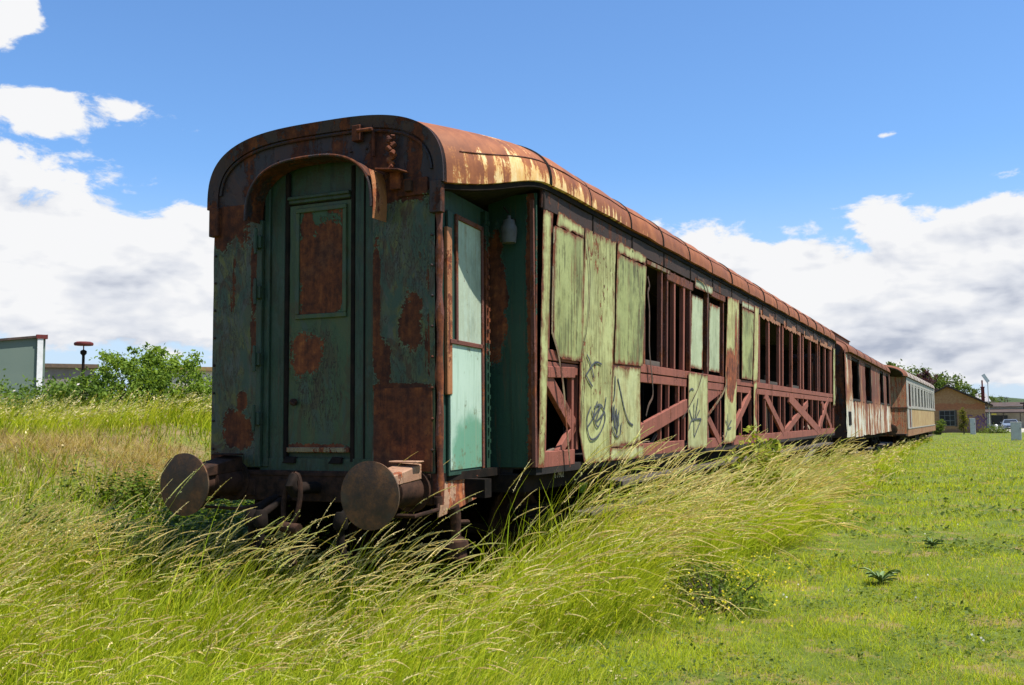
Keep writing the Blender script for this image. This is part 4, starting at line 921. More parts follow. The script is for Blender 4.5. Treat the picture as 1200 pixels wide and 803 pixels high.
mb = MB(); mb.box((W_-.3, .3, 0), (W_-.002, 18, ez)); mb.box((-W_, .3, 0), (-W_+.3, 18, ez)); mb.box((-W_+.3, 17.7, 0), (W_-.3, 18, ez)); mb.build('side_wall', M['shedside'], shed)
mb = MB()
for s in (-1, 1):
    mb.hexa([(0, -.45, rz_+.03), (s*(W_+.7), -.45, ez-.31), (s*(W_+.7), 18.3, ez-.31), (0, 18.3, rz_+.03), (0, -.45, rz_+.19), (s*(W_+.7), -.45, ez-.17), (s*(W_+.7), 18.3, ez-.17), (0, 18.3, rz_+.19)])
shr = mb.build('roof', M['tile'], shed)
mb = MB(); mb.box((3.02, 3.0, 2.6), (3.34, 3.4, 4.50)); mb.box((2.98, 2.96, 4.42), (3.38, 3.44, 4.55)); ch = mb.build('chimney', M['redpaint'], shr, bevel=.01)
mb = MB(); mb.tube([(3.16, 3.2, 4.5), (3.16, 3.2, 5.2)], .075, 10); mb.build('flue_pipe', M['redpaint'], ch)
mb = MB(); mb.box((-.80, -.03, .68), (.57, .05, 2.15)); wn = mb.build('window', M['glassdark'], shed)
mb = MB()
for x in (-.82, -.35, .12, .55): mb.box((x, -.06, .66), (x+.045, -.02, 2.17))
for z in (.66, 1.16, 1.66, 2.13): mb.box((-.82, -.065, z), (.6, -.025, z+.045))
mb.build('window_bars', simple('grey_bars', (.2, .2, .19), (.12, .12, .12)), wn)
mb = MB(); mb.box((.6, -.05, .6), (.78, .02, 2.2)); mb.build('window_jamb', M['woodgrey'], wn)
mb = MB(); rr = random.Random(8)                    # purple sprayed tangle of letters on the lower right of the gable
for k in range(7):
    x = 1.55+.26*k; z = rr.uniform(.85, 1.15); pts = []
    for j in range(14): pts.append((x+.22*math.sin(j*.95+k)+.05*j*.3, -.012, z-.55+.09*j+.14*math.cos(j*1.6+k)))
    mb.tube(pts, .07, 6)
mb.v = [(v[0], -.012+(v[1]+.012)*.15, min(v[2], 2.1-(v[0]-1.7)*.12)) for v in mb.v]; mb.build('graffiti', M['purple'], shed)

lampo = tag(empty('street_lamp', (6.25, 101.5, 0)), 'tall thin street lamp with a tilted white panel head above the shed roof', 'street lamp')
mb = MB(); mb.tube([(0, 0, 0), (0, 0, 4.95)], .045, 10); mb.build('pole', M['greybox'], lampo)
mb = MB(); mb.beam((-.40, 0, 5.72), (.06, 0, 4.96), .34, .06, (0, 1, 0)); mb.beam((-.05, 0, 4.9), (-.15, 0, 5.25), .05, .05); mb.build('lamp_head', M['paint_white'], lampo, bevel=.01)

st = tag(empty('station_building', (8.2, 140, 0)), 'low station building with dark canopy beyond the shed', 'building')
mb = MB(); mb.box((-1.5, 2.5, 0), (5, 16, 3.0)); mb.build('wall', M['shedside'], st)
mb = MB(); mb.hexa([(-2.0, -1, 2.0), (5.5, -1, 2.0), (5.5, 3, 2.5), (-2.0, 3, 2.5), (-2.0, -1, 2.14), (5.5, -1, 2.14), (5.5, 3, 2.64), (-2.0, 3, 2.64)]); mb.build('canopy', M['tile'], st)
mb = MB(); mb.hexa([(-2, 2, 2.9), (5.5, 2, 2.9), (5.5, 16.5, 2.9), (-2, 16.5, 2.9), (-1.0, 6, 3.5), (4.5, 6, 3.5), (4.5, 13, 3.5), (-1.0, 13, 3.5)]); mb.build('roof', M['tile'], st)
for x in (-1.8, .2, 2.2, 4.2): mb = MB(); mb.box((x-.06, -.9, 0), (x+.06, -.78, 2.0)); mb.build('canopy_post', M['woodgrey'], st)
mb = MB(); mb.box((-1.2, 2.42, .5), (.8, 2.5, 1.7)); mb.build('doorway', M['glassdark'], st)
mb = MB(); mb.box((-1.2, -1.06, 1.78), (-.6, -1.02, 1.94)); mb.build('sign_board', simple('yellow_board', (.65, .50, .06), (.55, .42, .05)), st)
hs = tag(empty('house', (5.8, 143, 0)), 'pale house with a grey roof standing between shed roof and trees', 'house')
mb = MB(); mb.box((-1.2, 0, 0), (1.0, 8, 3.65)); mb.build('wall', M['paint_white'], hs)
mb = MB(); mb.hexa([(-1.5, -.4, 3.6), (1.3, -.4, 3.6), (1.3, 8.4, 3.6), (-1.5, 8.4, 3.6), (-.8, 3.6, 4.8), (.7, 3.6, 4.8), (.7, 4.4, 4.8), (-.8, 4.4, 4.8)]); mb.build('roof', simple('slate', (.22, .21, .21), (.30, .28, .27)), hs)
# cabinets and posts in the grass
def cabinet(x, y, w, h, d, label):
    c = tag(empty('utility_cabinet', (x, y, 0)), label, 'cabinet')
    mb = MB(); mb.box((-w/2, 0, -.05), (w/2, d, h)); mb.box((-w/2-.02, -.02, h), (w/2+.02, d+.02, h+.04)); mb.build('cabinet_body', M['greybox'], c, bevel=.008)
    mb = MB(); mb.box((-w/2+.03, -.015, .08), (w/2-.03, 0, h*.52)); mb.box((-w/2+.03, -.015, h*.54), (w/2-.03, 0, h-.04)); dd = mb.build('cabinet_door', M['greybox'], c, bevel=.004)
    mb = MB(); mb.box((w/2-.09, -.03, h*.62), (w/2-.06, -.015, h*.72)); mb.build('handle', M['dark'], dd)
cabinet(4.75, 90, .44, 1.38, .34, 'slim grey cabinet standing in the grass right of the small cypress')
cabinet(7.34, 66, .62, 1.16, .40, 'wide pale grey cabinet with two doors in the grass before the car')
bl = tag(empty('marker_post', (6.85, 103, 0)), 'small pale marker post beside the gravel yard', 'post')
mb = MB(); mb.lathe([(0, .13), (.55, .12), (.62, .16), (.72, .14), (.78, .04)], (0, 0, 0), 'z', 14); mb.build('post_body', M['paint_white'], bl, smooth=40)

# ------------------------------------------------------------------ parked car seen from the front
car = tag(empty('parked_car', (8.45, 112, 0)), 'silver blue car parked on the yard facing the camera', 'car')
car.scale = (1, 1, .86)
M['carpaint'] = simple('silver_blue_paint', (.22, .26, .32), (.20, .24, .30), 2, .3, .02, metal=.3, spec=.5)
M['tyre'] = simple('tyre', (.02, .02, .02), (.035, .035, .035))
M['lens'] = simple('lamp_glass', (.6, .6, .58), (.5, .5, .5), 4, .15, .02)
mb = MB()
secs = [(-.02, .62, .30, .60), (.06, .80, .22, .78), (.9, .86, .20, .92), (1.25, .86, .20, .98), (4.1, .86, .20, .98), (4.25, .78, .3, .9)]
rings = []
for (y, w, z0, z1) in secs: rings.append([(-w, y, z0), (w, y, z0), (w+.01, y, (z0+z1)/2), (w-.06, y, z1), (-w+.06, y, z1), (-w-.01, y, (z0+z1)/2)])
vv = [p for r in rings for p in r]; ff = [tuple(range(6))[::-1], tuple(30+i for i in range(6))] + [(6*i+k, 6*i+(k+1) % 6, 6*i+6+(k+1) % 6, 6*i+6+k) for i in range(5) for k in range(6)]
mb.add(vv, ff); cb = mb.build('body', M['carpaint'], car, bevel=.03, smooth=40, bevseg=2)
mb = MB(); mb.hexa([(-.78, 1.15, .96), (.78, 1.15, .96), (.78, 4.0, .97), (-.78, 4.0, .97), (-.60, 1.95, 1.44), (.60, 1.95, 1.44), (.60, 3.6, 1.44), (-.60, 3.6, 1.44)]); mb.build('cabin', M['carpaint'], car, bevel=.04, bevseg=2)
mb = MB(); mb.hexa([(-.70, 1.17, .99), (.70, 1.17, .99), (.70, 1.25, .99), (-.70, 1.25, .99), (-.56, 1.87, 1.40), (.56, 1.87, 1.40), (.56, 1.95, 1.40), (-.56, 1.95, 1.40)]); mb.build('windscreen', M['glassdark'], car)
for s in (-1, 1):
    mb = MB(); mb.hexa([(s*.42, -.0, .62), (s*.74, .02, .62), (s*.76, .2, .62), (s*.42, .2, .62), (s*.42, .04, .76), (s*.72, .06, .76), (s*.74, .2, .76), (s*.42, .2, .76)]); mb.build('headlight', M['lens'], car)
    for y in (.85, 3.45): mb = MB(); mb.lathe([(-.1, .30), (.1, .30)], (s*.76, y, .31), 'x', 24); wh = mb.build('wheel', M['tyre'], car, bevel=.02); mb = MB(); mb.lathe([(-.105, .18), (.105, .18)], (s*.76, y, .31), 'x', 16); mb.build('rim', M['greybox'], wh)
    mb = MB(); mb.box((s*.84, 1.35, .98), (s*1.0, 1.45, 1.1)); mb.build('mirror', M['carpaint'], car, bevel=.02)
mb = MB(); mb.box((-.45, -.045, .46), (.45, .0, .58)); mb.box((-.6, -.04, .26), (.6, .0, .36)); mb.build('grille', M['tyre'], car)
mb = MB(); mb.box((-.26, -.062, .38), (.26, -.046, .46)); mb.build('number_plate', M['paint_white'], car)
# far pylon and a dark pole at the right edge
py = tag(empty('pylon', (15.7, 393, 0)), 'faint lattice pylon far off above the hills', 'pylon')
mb = MB()
for s in (-1, 1):
    for t in (-1, 1): mb.beam((s*1.4, t*1.4, 0), (s*.25, t*.25, 8.6), .12, .12)
for z in (2, 4, 6, 7.5): w = 1.4-1.15*z/8.6; mb.beam((-w, -w, z), (w, -w, z+1), .08, .08); mb.beam((w, -w, z), (-w, -w, z+1), .08, .08)
mb.beam((-1.6, 0, 7.2), (1.6, 0, 7.2), .1, .1); mb.beam((-1.1, 0, 8.3), (1.1, 0, 8.3), .1, .1); mb.build('lattice', M['iron'], py)
dp = tag(empty('signal_post', (10.5, 128, 0)), 'dark post with a crossarm at the right edge beyond the car', 'post')
mb = MB(); mb.tube([(0, 0, 0), (0, 0, 3.3)], .10, 10); mb.box((-.5, -.05, 3.05), (.5, .05, 3.2)); mb.box((-.16, -.1, 2.4), (.16, .1, 3.0)); mb.build('mast', M['dark'], dp)

# ------------------------------------------------------------------ left side: sheds beyond the bank
n = N('green_cladding'); co = n.obj()
M['clad'] = n.out(n.bsdf(n.mix(n.noise(co, .8, 5, .6), (.10, .14, .115), (.14, .18, .145)), .6, 0, None, .3))
gs = tag(empty('metal_shed', (-24.42, 17.53, 1.6), math.radians(236.5)), 'dark green ribbed metal shed with a white corner post beyond the bank', 'shed')
mb = MB(); nn_ = 120; Lg = 9.
for k in range(nn_):
    x0, x1 = Lg*k/nn_, Lg*(k+1)/nn_; f0 = .0 if k % 4 < 2 else .035; h0, h1 = 3.0-.13*x0, 3.0-.13*x1
    mb.hexa([(x0, f0-.02, 0), (x1, f0-.02, 0), (x1, .10, 0), (x0, .10, 0), (x0, f0-.02, h0), (x1, f0-.02, h1), (x1, .10, h1), (x0, .10, h0)])
mb.build('cladding', M['clad'], gs)
mb = MB(); mb.box((-.06, -3.5, 0), (0, .10, 2.98)); mb.build('end_wall', M['clad'], gs)
mb = MB(); mb.hexa([(0, -3.5, 0), (Lg, -3.5, 0), (Lg, -3.4, 0), (0, -3.4, 0), (0, -3.5, 2.98), (Lg, -3.5, 1.80), (Lg, -3.4, 1.80), (0, -3.4, 2.98)]); mb.build('back_wall', M['clad'], gs)
mb = MB(); mb.hexa([(-.12, -3.6, 3.0), (Lg, -3.6, 1.82), (Lg, .2, 1.82), (-.12, .2, 3.0), (-.12, -3.6, 3.08), (Lg, -3.6, 1.9), (Lg, .2, 1.9), (-.12, .2, 3.08)]); mb.build('roof', M['tile'], gs)
mb = MB(); mb.box((.02, .10, 0), (.20, .20, 2.96)); mb.build('corner_post', M['paint_white'], gs)
mb = MB(); mb.box((-.12, .0, 2.93), (.24, .22, 3.07)); mb.build('post_cap', M['redpaint'], gs)
def lowb(x, y, rz, w, d, h, wall, roof, label):
    b = tag(empty('low_building', (x, y, 1.4), rz), label, 'building')
    mb = MB(); mb.box((0, 0, 0), (w, d, h)); mb.build('wall', wall, b)
    mb = MB(); mb.box((-.2, -.2, h), (w+.2, d+.2, h+.22)); mb.build('roof', roof, b)
    for k in range(int(w/2.2)): mb = MB(); mb.box((.6+2.2*k, -.03, .9), (1.5+2.2*k, .02, 1.9)); mb.build('window', M['glassdark'], b)
lowb(-42.6, 30.6, math.radians(52), 4.2, 6, 3.3, simple('grey_brown_wall', (.24, .21, .19), (.19, .165, .15), 2, .9), simple('brown_roof', (.15, .10, .06), (.10, .07, .05)), 'grey brown flat roofed building beyond the lamp on the bank')
lowb(-37.0, 36.6, math.radians(45), 9, 6, 3.2, simple('pale_wall', (.55, .50, .42), (.48, .44, .38), 2, .9), simple('ochre_roof', (.30, .19, .06), (.22, .14, .06)), 'pale building with an ochre roof edge peeping out beside the coach')
ml = tag(empty('yard_lamp', (-21.33, 16.52, 1.5)), 'black lamp post with a flat rust red disc shade above the bushes', 'lamp post')
mb = MB(); mb.tube([(0, 0, 0), (0, 0, 2.35)], .045, 10); mb.lathe([(2.3, .05), (2.36, .10), (2.44, .10), (2.48, .04)], (0, 0, 0), 'z', 14); mb.build('pole', M['dark'], ml)
mb = MB(); mb.lathe([(2.62, .28), (2.66, .30), (2.71, .29), (2.74, .22), (2.75, .05)], (0, 0, 0), 'z', 28); mb.tube([(0, 0, 2.45), (0, 0, 2.66)], .02, 6); mb.build('lamp_shade', M['redpaint'], ml, smooth=40)
# grey timbers leaning against the coach
for (a, b, w, lb_) in (((1.95, 9.9, .35), (1.62, 16.0, .86), .09, 'long grey timber leaning on the footboard of the green coach'), ((1.75, 9.0, .45), (1.66, 11.4, .70), .07, 'short grey batten lying under the footboard'), ((1.85, 4.9, .58), (1.75, 7.6, .62), .06, 'grey plank end buried in grass near the coach middle')):
    mb = MB(); mb.beam(a, b, w, w*.6); o = mb.build('broken_timber', M['woodgrey'], None, bevel=.006); tag(o, lb_, 'timber')
# ------------------------------------------------------------------ grass and plants
WIND = np.array([.907, .42, 0.])
CX, CY = CAM.x, CAM.y
def patchn(x, y, s=1., o=0.):
    return (np.sin(x*1.31*s+o)*np.sin(y*1.17*s+1.7*o)+.6*np.sin(x*2.9*s-y*2.1*s+o)+.4*np.sin(x*5.3*s+y*4.7*s+2*o))/2.
def inview(x, y, m=11.):
    a = np.degrees(np.arctan2(x-CX, y-CY))-math.degrees(YAW); a = (a+180) % 360-180
    return np.abs(a) < 27.6+m
def mesh_quads(name, V, F, C, mat, kind=None):
    me = bpy.data.meshes.new(name); nv, nf = len(V), len(F)
    me.vertices.add(nv); me.vertices.foreach_set('co', V.astype(np.float32).ravel())
    me.loops.add(nf*4); me.loops.foreach_set('vertex_index', F.astype(np.int32).ravel())
    me.polygons.add(nf); me.polygons.foreach_set('loop_start', np.arange(0, nf*4, 4, dtype=np.int32)); me.polygons.foreach_set('loop_total', np.full(nf, 4, np.int32))
    at = me.color_attributes.new('Col', 'FLOAT_COLOR', 'POINT'); at.data.foreach_set('color', np.concatenate([C, np.ones((nv, 1))], 1).astype(np.float32).ravel())
    me.update(calc_edges=True); me.materials.append(mat)
    o = link_mesh(name, me)
    if kind: o['kind'] = kind
    return o
def curve(L, p0, p1, t, k=1.8):
    """point at fraction t of a stem of length L whose lean grows from p0 by p1 towards the tip"""
    t = np.broadcast_to(t, L.shape); hor = 0; ver = 0
    for i in range(8):
        s_ = (i+.5)/8*t; ph = p0+p1*s_**k; hor = hor+np.sin(ph); ver = ver+np.cos(ph)
    return L*t*hor/8, L*t*ver/8
def blades(x, y, L, p0, p1, w, col, nseg=3, dirs=None, k=1.8):
    """returns V,F,C of curved tapering strips"""
    n_ = len(x); z = gz(x, y); root = np.stack([x, y, z-.02], 1)
    if dirs is None:
        a = RNG.uniform(0, 2*PI, n_); dirs = WIND*.9+np.stack([np.cos(a), np.sin(a), 0*a], 1)*.75; dirs /= np.linalg.norm(dirs, axis=1, keepdims=True)
    sa = RNG.uniform(0, 2*PI, n_); side = np.stack([np.cos(sa), np.sin(sa), 0*sa], 1)*.6+np.cross(dirs, [0, 0, 1.])*.7
    side /= np.linalg.norm(side, axis=1, keepdims=True)
    Vs = []; Cs = []
    for t in np.linspace(0, 1, nseg+1):
        hor, ver = curve(L, p0, p1, t, k); p = root+dirs*hor[:, None]; p[:, 2] += ver
        ww = (w*(1-t)**.55+.0007)[:, None]*.5; Vs += [p-side*ww, p+side*ww]; Cs += [col, col]
    V = np.stack(Vs, 1).reshape(-1, 3); C = np.stack(Cs, 1).reshape(-1, 3)
    q = 2*(nseg+1); b = (np.arange(n_)*q)[:, None]
    F = np.concatenate([b+np.array([2*i, 2*i+1, 2*i+3, 2*i+2]) for i in range(nseg)], 1).reshape(-1, 4)
    return V, F, C, root, dirs, side
def stempos(root, dirs, L, p0, p1, t, k=1.8):
    hor, ver = curve(L, p0, p1, t, k); p = root+dirs*hor[:, None]; p[:, 2] += ver; return p
def seeds(root, dirs, L_, p0, p1, size, m, col, t0=.72, spread=.4, wd=.17):
    """a loose panicle of m spikelets along the upper part of each stem"""
    n_ = len(root); Vs = []; Cs = []; Fs = []; base = 0
    for j in range(m):
        t = t0+(1.03-t0)*(j+.5)/m+RNG.uniform(-.01, .01, n_)
        p = stempos(root, dirs, L_, p0, p1, t); q = stempos(root, dirs, L_, p0, p1, t+.03); tg = q-p; tg /= np.linalg.norm(tg, axis=1, keepdims=True)+1e-9
        d = tg+RNG.normal(0, 1, (n_, 3))*spread; d[:, 2] -= .10; d /= np.linalg.norm(d, axis=1, keepdims=True)
        s = np.cross(d, RNG.normal(0, 1, (n_, 3))); s /= np.linalg.norm(s, axis=1, keepdims=True)+1e-9
        L = (size*RNG.uniform(.6, 1.2, n_)*(1.25-.65*j/m))[:, None]; W = L*wd
        Vs.append(np.stack([p, p+d*L*.45-s*W, p+d*L, p+d*L*.45+s*W], 1).reshape(-1, 3))
        Cs.append(np.repeat(col*RNG.uniform(.7, 1.2, (n_, 1)), 4, 0))
        Fs.append((np.arange(n_)*4)[:, None]+np.arange(4)+base); base += 4*n_
    return np.concatenate(Vs), np.concatenate(Fs), np.concatenate(Cs)
def plumes(root, dirs, L_, p0, p1, wmax, col, t0=.80):
    """the dense spindle at the heart of each panicle: two crossed tapering strips"""
    n_ = len(root); out = []; T = np.linspace(t0, 1.03, 7); P_ = [stempos(root, dirs, L_, p0, p1, t) for t in T]
    sd = np.cross(dirs, [0, 0, 1.]); up = np.cross(sd, dirs)*.8+np.array([0, 0, .4])
    for s in (sd, up):
        Vs = []; Cs = []
        for i, (t, p) in enumerate(zip(T, P_)):
            w = (wmax*(math.sin(PI*(.06+.9*i/6))**.7)*RNG.uniform(.55, 1.2, n_))[:, None]*.5; Vs += [p-s*w, p+s*w]; c = col*RNG.uniform(.7, 1.15, (n_, 1)); Cs += [c, c]
        V = np.stack(Vs, 1).reshape(-1, 3); C = np.stack(Cs, 1).reshape(-1, 3); b = (np.arange(n_)*14)[:, None]
        out.append((V, np.concatenate([b+np.array([2*i, 2*i+1, 2*i+3, 2*i+2]) for i in range(6)], 1).reshape(-1, 4), C))
    return out
def merge(parts):
    V = []; F = []; C = []; o = 0
    for v, f, c in parts: V.append(v); F.append(f+o); C.append(c); o += len(v)
    return np.concatenate(V), np.concatenate(F), np.concatenate(C)
def lerp(a, b, t): return np.asarray(a)[None]*(1-t[:, None])+np.asarray(b)[None]*t[:, None]

M['grass'] = leaf_mat('grass_blade', .45, .8); M['seed'] = leaf_mat('grass_seed', .35, .75); M['leaf'] = leaf_mat('leaf', .35, .45)
G1, G2, G3 = (.13, .205, .012), (.34, .41, .022), (.54, .54, .06)      # deep, mid, yellow green
STRAW, CREAM = (.48, .38, .15), (.72, .60, .33)
def dist(x, y): return np.hypot(x-CX, y-CY)
def tallmask(x, y):
    edge = 2.15+.28*np.sin(y*.9)+.18*np.sin(y*2.3+1)+.12*np.clip(y, 0, 12)*.2-.35*smv((y-14)/25)
    edge = np.where(y < -.3, 2.3+.30*np.sin(y*2.6)-.12*(-.3-y), edge)
    return (x < edge) & ~((np.abs(x) < 1.02) & (y > .25))
def sample_area(n_, x0, x1, y0, y1): return RNG.uniform(x0, x1, n_), RNG.uniform(y0, y1, n_)
def sample_far(n_, x0f, x1f, y0, y1, p=1.0):
    """more samples near the camera along y"""
    u = RNG.uniform(0, 1, n_); a, b = y0-CY, y1-CY; y = CY+(a**(1-p)+(b**(1-p)-a**(1-p))*u)**(1/(1-p)) if p != 1 else CY+a*(b/a)**u
    return RNG.uniform(x0f, x1f, n_), y

# ---- tall windblown meadow grass along the coaches
parts = []; sparts = []
def tufted(x, y, frac=.6, r=.055):
    """pull most roots together into tufts"""
    n_ = len(x); m = max(1, n_//16); c = RNG.integers(0, n_, m); i = RNG.integers(0, m, n_); g = RNG.uniform(0, 1, n_) < frac
    ox = RNG.normal(0, r, n_); oy = RNG.normal(0, r, n_)
    return np.where(g, x[c][i]+ox, x), np.where(g, y[c][i]+oy, y)
def tall(x, y, hb=(.5, .95), seedfrac=.2, lean=.38, droop=(.5, 1.5)):
    x, y = tufted(x, y); n_ = len(x); D = dist(x, y); ws = np.clip(D/6.5, .9, 7)**.85
    pn = patchn(x, y, .9)
    isst = RNG.uniform(0, 1, n_) < seedfrac*np.clip(1+1.6*patchn(x, y, 1.6, 6.), .08, 2.4)
    L = RNG.uniform(hb[0], hb[1], n_)*1.15*(1+.22*pn+.12*patchn(x, y, 2.7, 3.))
    L = np.where(isst, L*1.10, L*RNG.uniform(.35, .95, n_))
    p0 = np.clip(RNG.normal(lean, .20, n_)+.20*patchn(x, y, .7, 3.), .02, 1.2)
    p1 = np.where(isst, RNG.uniform(droop[0], droop[1], n_), RNG.uniform(.3, 1.7, n_))
    fl_ = RNG.uniform(0, 1, n_) > .93; p0 = np.where(fl_, p0+.55, p0)
    col = lerp(G1, G2, np.clip(RNG.uniform(0, 1, n_)**.7+.2*pn, 0, 1)); k = RNG.uniform(0, 1, n_) > .58; col[k] = lerp(G2, G3, RNG.uniform(0, 1, k.sum()))
    k = RNG.uniform(0, 1, n_) > .955; col[k] = lerp(STRAW, G3, RNG.uniform(0, .6, k.sum()))
    w = RNG.uniform(.0028, .0058, n_)*ws; w = np.where(RNG.uniform(0, 1, n_) > .72, w*2.0, w); w = np.where(isst, .0021*ws, w)
    col = np.where(isst[:, None], lerp(G2, G3, RNG.uniform(.1, 1, n_)), col)
    th = math.atan2(WIND[1], WIND[0])+.5*patchn(x, y, .8, 8.)+np.where(isst, RNG.normal(0, .40, n_), RNG.normal(0, 1.0, n_)); dr = np.stack([np.cos(th), np.sin(th), 0*th], 1)
    V, F, C, root, dirs, side = blades(x, y, L, p0, p1, w, col, 6, dr); parts.append((V, F, C))
    near = isst & (D < 10.5); far = isst & (D >= 10.5)
    for msk, m, sz, wd in ((near, 22, .018, .27), (far, 6, .034, .17)):
        if msk.sum():
            sc = lerp(CREAM, STRAW, RNG.uniform(0, 1, msk.sum())); gk = RNG.uniform(0, 1, msk.sum()) > .50; sc[gk] = lerp((.50, .52, .18), CREAM, RNG.uniform(0, 1, gk.sum()))
            szs = sz*np.clip(D[msk]/(8.5 if m == 22 else 16), .75, 3)
            sparts.append(seeds(root[msk], dirs[msk], L[msk], p0[msk], p1[msk], szs, m, sc, .80, .36, wd)); sparts.extend(plumes(root[msk], dirs[msk], L[msk], p0[msk], p1[msk], .0072*np.clip(D[msk]/8, .9, 1.7), sc*1.22))
def keep(x, y, f): k = f(x, y) & inview(x, y); return x[k], y[k]
x, y = sample_area(32000, -7.5, 3.4, -3.4, -1.2); k = (dist(x, y) > 2.6); x, y = keep(x[k], y[k], tallmask); tall(x, y, (.30, .60), .09)
x, y = sample_area(19000, -6.4, 3.2, -1.3, .15); x, y = keep(x, y, tallmask); tall(x, y, (.44, .86), .11, .30)
x, y = sample_area(27000, .95, 3.0, 0, 9); x, y = keep(x, y, tallmask); tall(x, y, (.55, 1.04), .065)
x, y = sample_far(15000, .9, 2.6, 9, 24, 1.15); x, y = keep(x, y, tallmask); tall(x, y, (.42, .80), .06)
x, y = sample_far(6000, .9, 2.3, 24, 66, 1.15); x, y = keep(x, y, tallmask); tall(x, y, (.26, .58), .07)
x, y = sample_area(190, -1.1, 1.5, -1.8, -.2); x, y = keep(x, y, tallmask); tall(x, y, (.80, 1.12), .6, .30)
x, y = sample_area(120, -3.8, -1.0, -2.4, -.2); x, y = keep(x, y, tallmask); tall(x, y, (.60, .95), .6, .12, (.2, .8))
x, y = sample_area(1300, 1.2, 2.0, .6, 7); x, y = keep(x, y, tallmask); tall(x, y, (1.0, 1.30), .3, .40)
x, y = sample_area(700, 1.5, 1.9, 7, 18); x, y = keep(x, y, tallmask); tall(x, y, (.9, 1.15), .35, .40)
x = RNG.normal(2.25, .22, 2400); y = RNG.normal(5.6, 1.0, 2400); tall(x, y, (.82, 1.10), .12, .62, (.4, 1.0))
# half-high fringe that thins out into the lawn
def fringe(x, y, e):
    n_ = len(x); D = dist(x, y); h = RNG.uniform(.07, .24, n_)+RNG.uniform(.1, .42, n_)*np.exp(-e/.28); c = lerp(G1, G2, RNG.uniform(0, 1, n_)); k = RNG.uniform(0, 1, n_) > .55; c[k] = lerp(G2, G3, RNG.uniform(0, 1, k.sum())); k = RNG.uniform(0, 1, n_) > .9; c[k] = lerp(STRAW, G3, RNG.uniform(0, 1, k.sum()))
    p0 = RNG.uniform(.05, .7, n_); p1 = RNG.uniform(.2, 1.6, n_); V, F, C, root, dirs, side = blades(x, y, h, p0, p1, RNG.uniform(.003, .007, n_)*np.clip(D/6.5, .9, 6)**.85, c, 3); parts.append((V, F, C))
    k = RNG.uniform(0, 1, n_) > .95; sparts.append(seeds(root[k], dirs[k], h[k]*1.1, p0[k], p1[k], np.full(k.sum(), .022)*np.clip(D[k]/7, .8, 3), 9, lerp(CREAM, STRAW, RNG.uniform(0, 1, k.sum()))))
x, y = sample_far(40000, 1.2, 3.8, -3.2, 40, 1.6); e = np.abs(RNG.normal(0, .42, len(x)))*(.7+.6*np.sin(y*1.3)**2); k = tallmask(x-e, y) & ~tallmask(x+.15, y) & inview(x, y) & (dist(x, y) > 2.6); fringe(x[k], y[k], e[k])
V, F, C = merge(parts); mesh_quads('tall_grass', V, F, C, M['grass'], 'stuff')
V, F, C = merge(sparts); mesh_quads('seed_heads', V, F, C, M['seed'], 'stuff')

# ---- rough bank on the left, green tussocks and dry hay
parts = []; sparts = []
x, y = sample_area(112000, -15, -2.2, -4.0, 15); D = dist(x, y); k = inview(x, y, 9) & (RNG.uniform(0, 1, len(x)) < np.clip(11/D, .25, 1)**1.3); x, y = x[k], y[k]
n_ = len(x); D = dist(x, y); pn = patchn(x, y, .75, 1.3); hay = np.exp(-(((x+6.5)/1.5)**2+((y-4.5)/1.3)**2))+np.exp(-(((x+7.9)/1.0)**2+((y-2.9)/.9)**2))
dry = (((pn+RNG.normal(0, .22, n_) > .34) & (gz(x, y) > .55)) | (RNG.uniform(0, 1, n_) < 1.15*hay))
h = RNG.uniform(.14, .42, n_)+.13*np.clip(patchn(x, y, 1.1, 4.), -1, 1); h = np.where(dry, h*.62, h); h = np.clip(h, .1, .9)
ln = h*RNG.uniform(.1, .8, n_); aa = RNG.uniform(0, 2*PI, n_); bd = np.stack([np.cos(aa), np.sin(aa), 0*aa], 1)+WIND*.45; bd /= np.linalg.norm(bd, axis=1, keepdims=True)
col = lerp(G1, G2, RNG.uniform(0, 1, n_)); k = RNG.uniform(0, 1, n_) > .72; col[k] = lerp(G2, G3, RNG.uniform(0, 1, k.sum()))
low_ = gz(x, y) < .5; col[low_] = col[low_]*np.array([.8, .95, .9])
col[dry] = lerp((.24, .16, .075), (.56, .40, .19), RNG.uniform(0, 1, dry.sum())); hk_ = dry & (RNG.uniform(0, 1, n_) < hay); col[hk_] = lerp((.24, .16, .07), (.50, .38, .17), RNG.uniform(0, 1, hk_.sum())); ln = np.where(hk_, h*1.5, ln)
bp0 = np.clip(ln/h*.75, .05, 1.3); bp1 = RNG.uniform(.1, 1.1, n_)
V, F, C, root, dirs, side = blades(x, y, h, bp0, bp1, RNG.uniform(.004, .010, n_)*np.clip(D/9, .8, 2.5), col, 3, bd); parts.append((V, F, C))
k = (RNG.uniform(0, 1, n_) < .045) & ~dry; sparts.append(seeds(root[k], dirs[k], h[k], bp0[k], bp1[k], np.full(k.sum(), .045), 7, lerp(CREAM, STRAW, RNG.uniform(0, 1, k.sum()))))
x = np.concatenate([RNG.normal(-6.5, 1.25, 13000), RNG.normal(-7.9, .9, 6000)]); y = np.concatenate([RNG.normal(4.4, 1.1, 13000), RNG.normal(2.8, .8, 6000)]); k = (x < -3.6) & (patchn(x, y, 1.7, 5.) > -.25) & (RNG.uniform(0, 1, len(x)) < .7); x, y = x[k], y[k]; n_ = len(x); aa = RNG.uniform(0, 2*PI, n_)
V, F, C, root, dirs, side = blades(x, y, RNG.uniform(.12, .45, n_), RNG.uniform(.5, 1.5, n_), RNG.uniform(-.2, .5, n_), RNG.uniform(.005, .010, n_), lerp((.22, .15, .065), (.52, .41, .19), RNG.uniform(0, 1, n_)), 2, np.stack([np.cos(aa), np.sin(aa), 0*aa], 1)); parts.append((V, F, C))
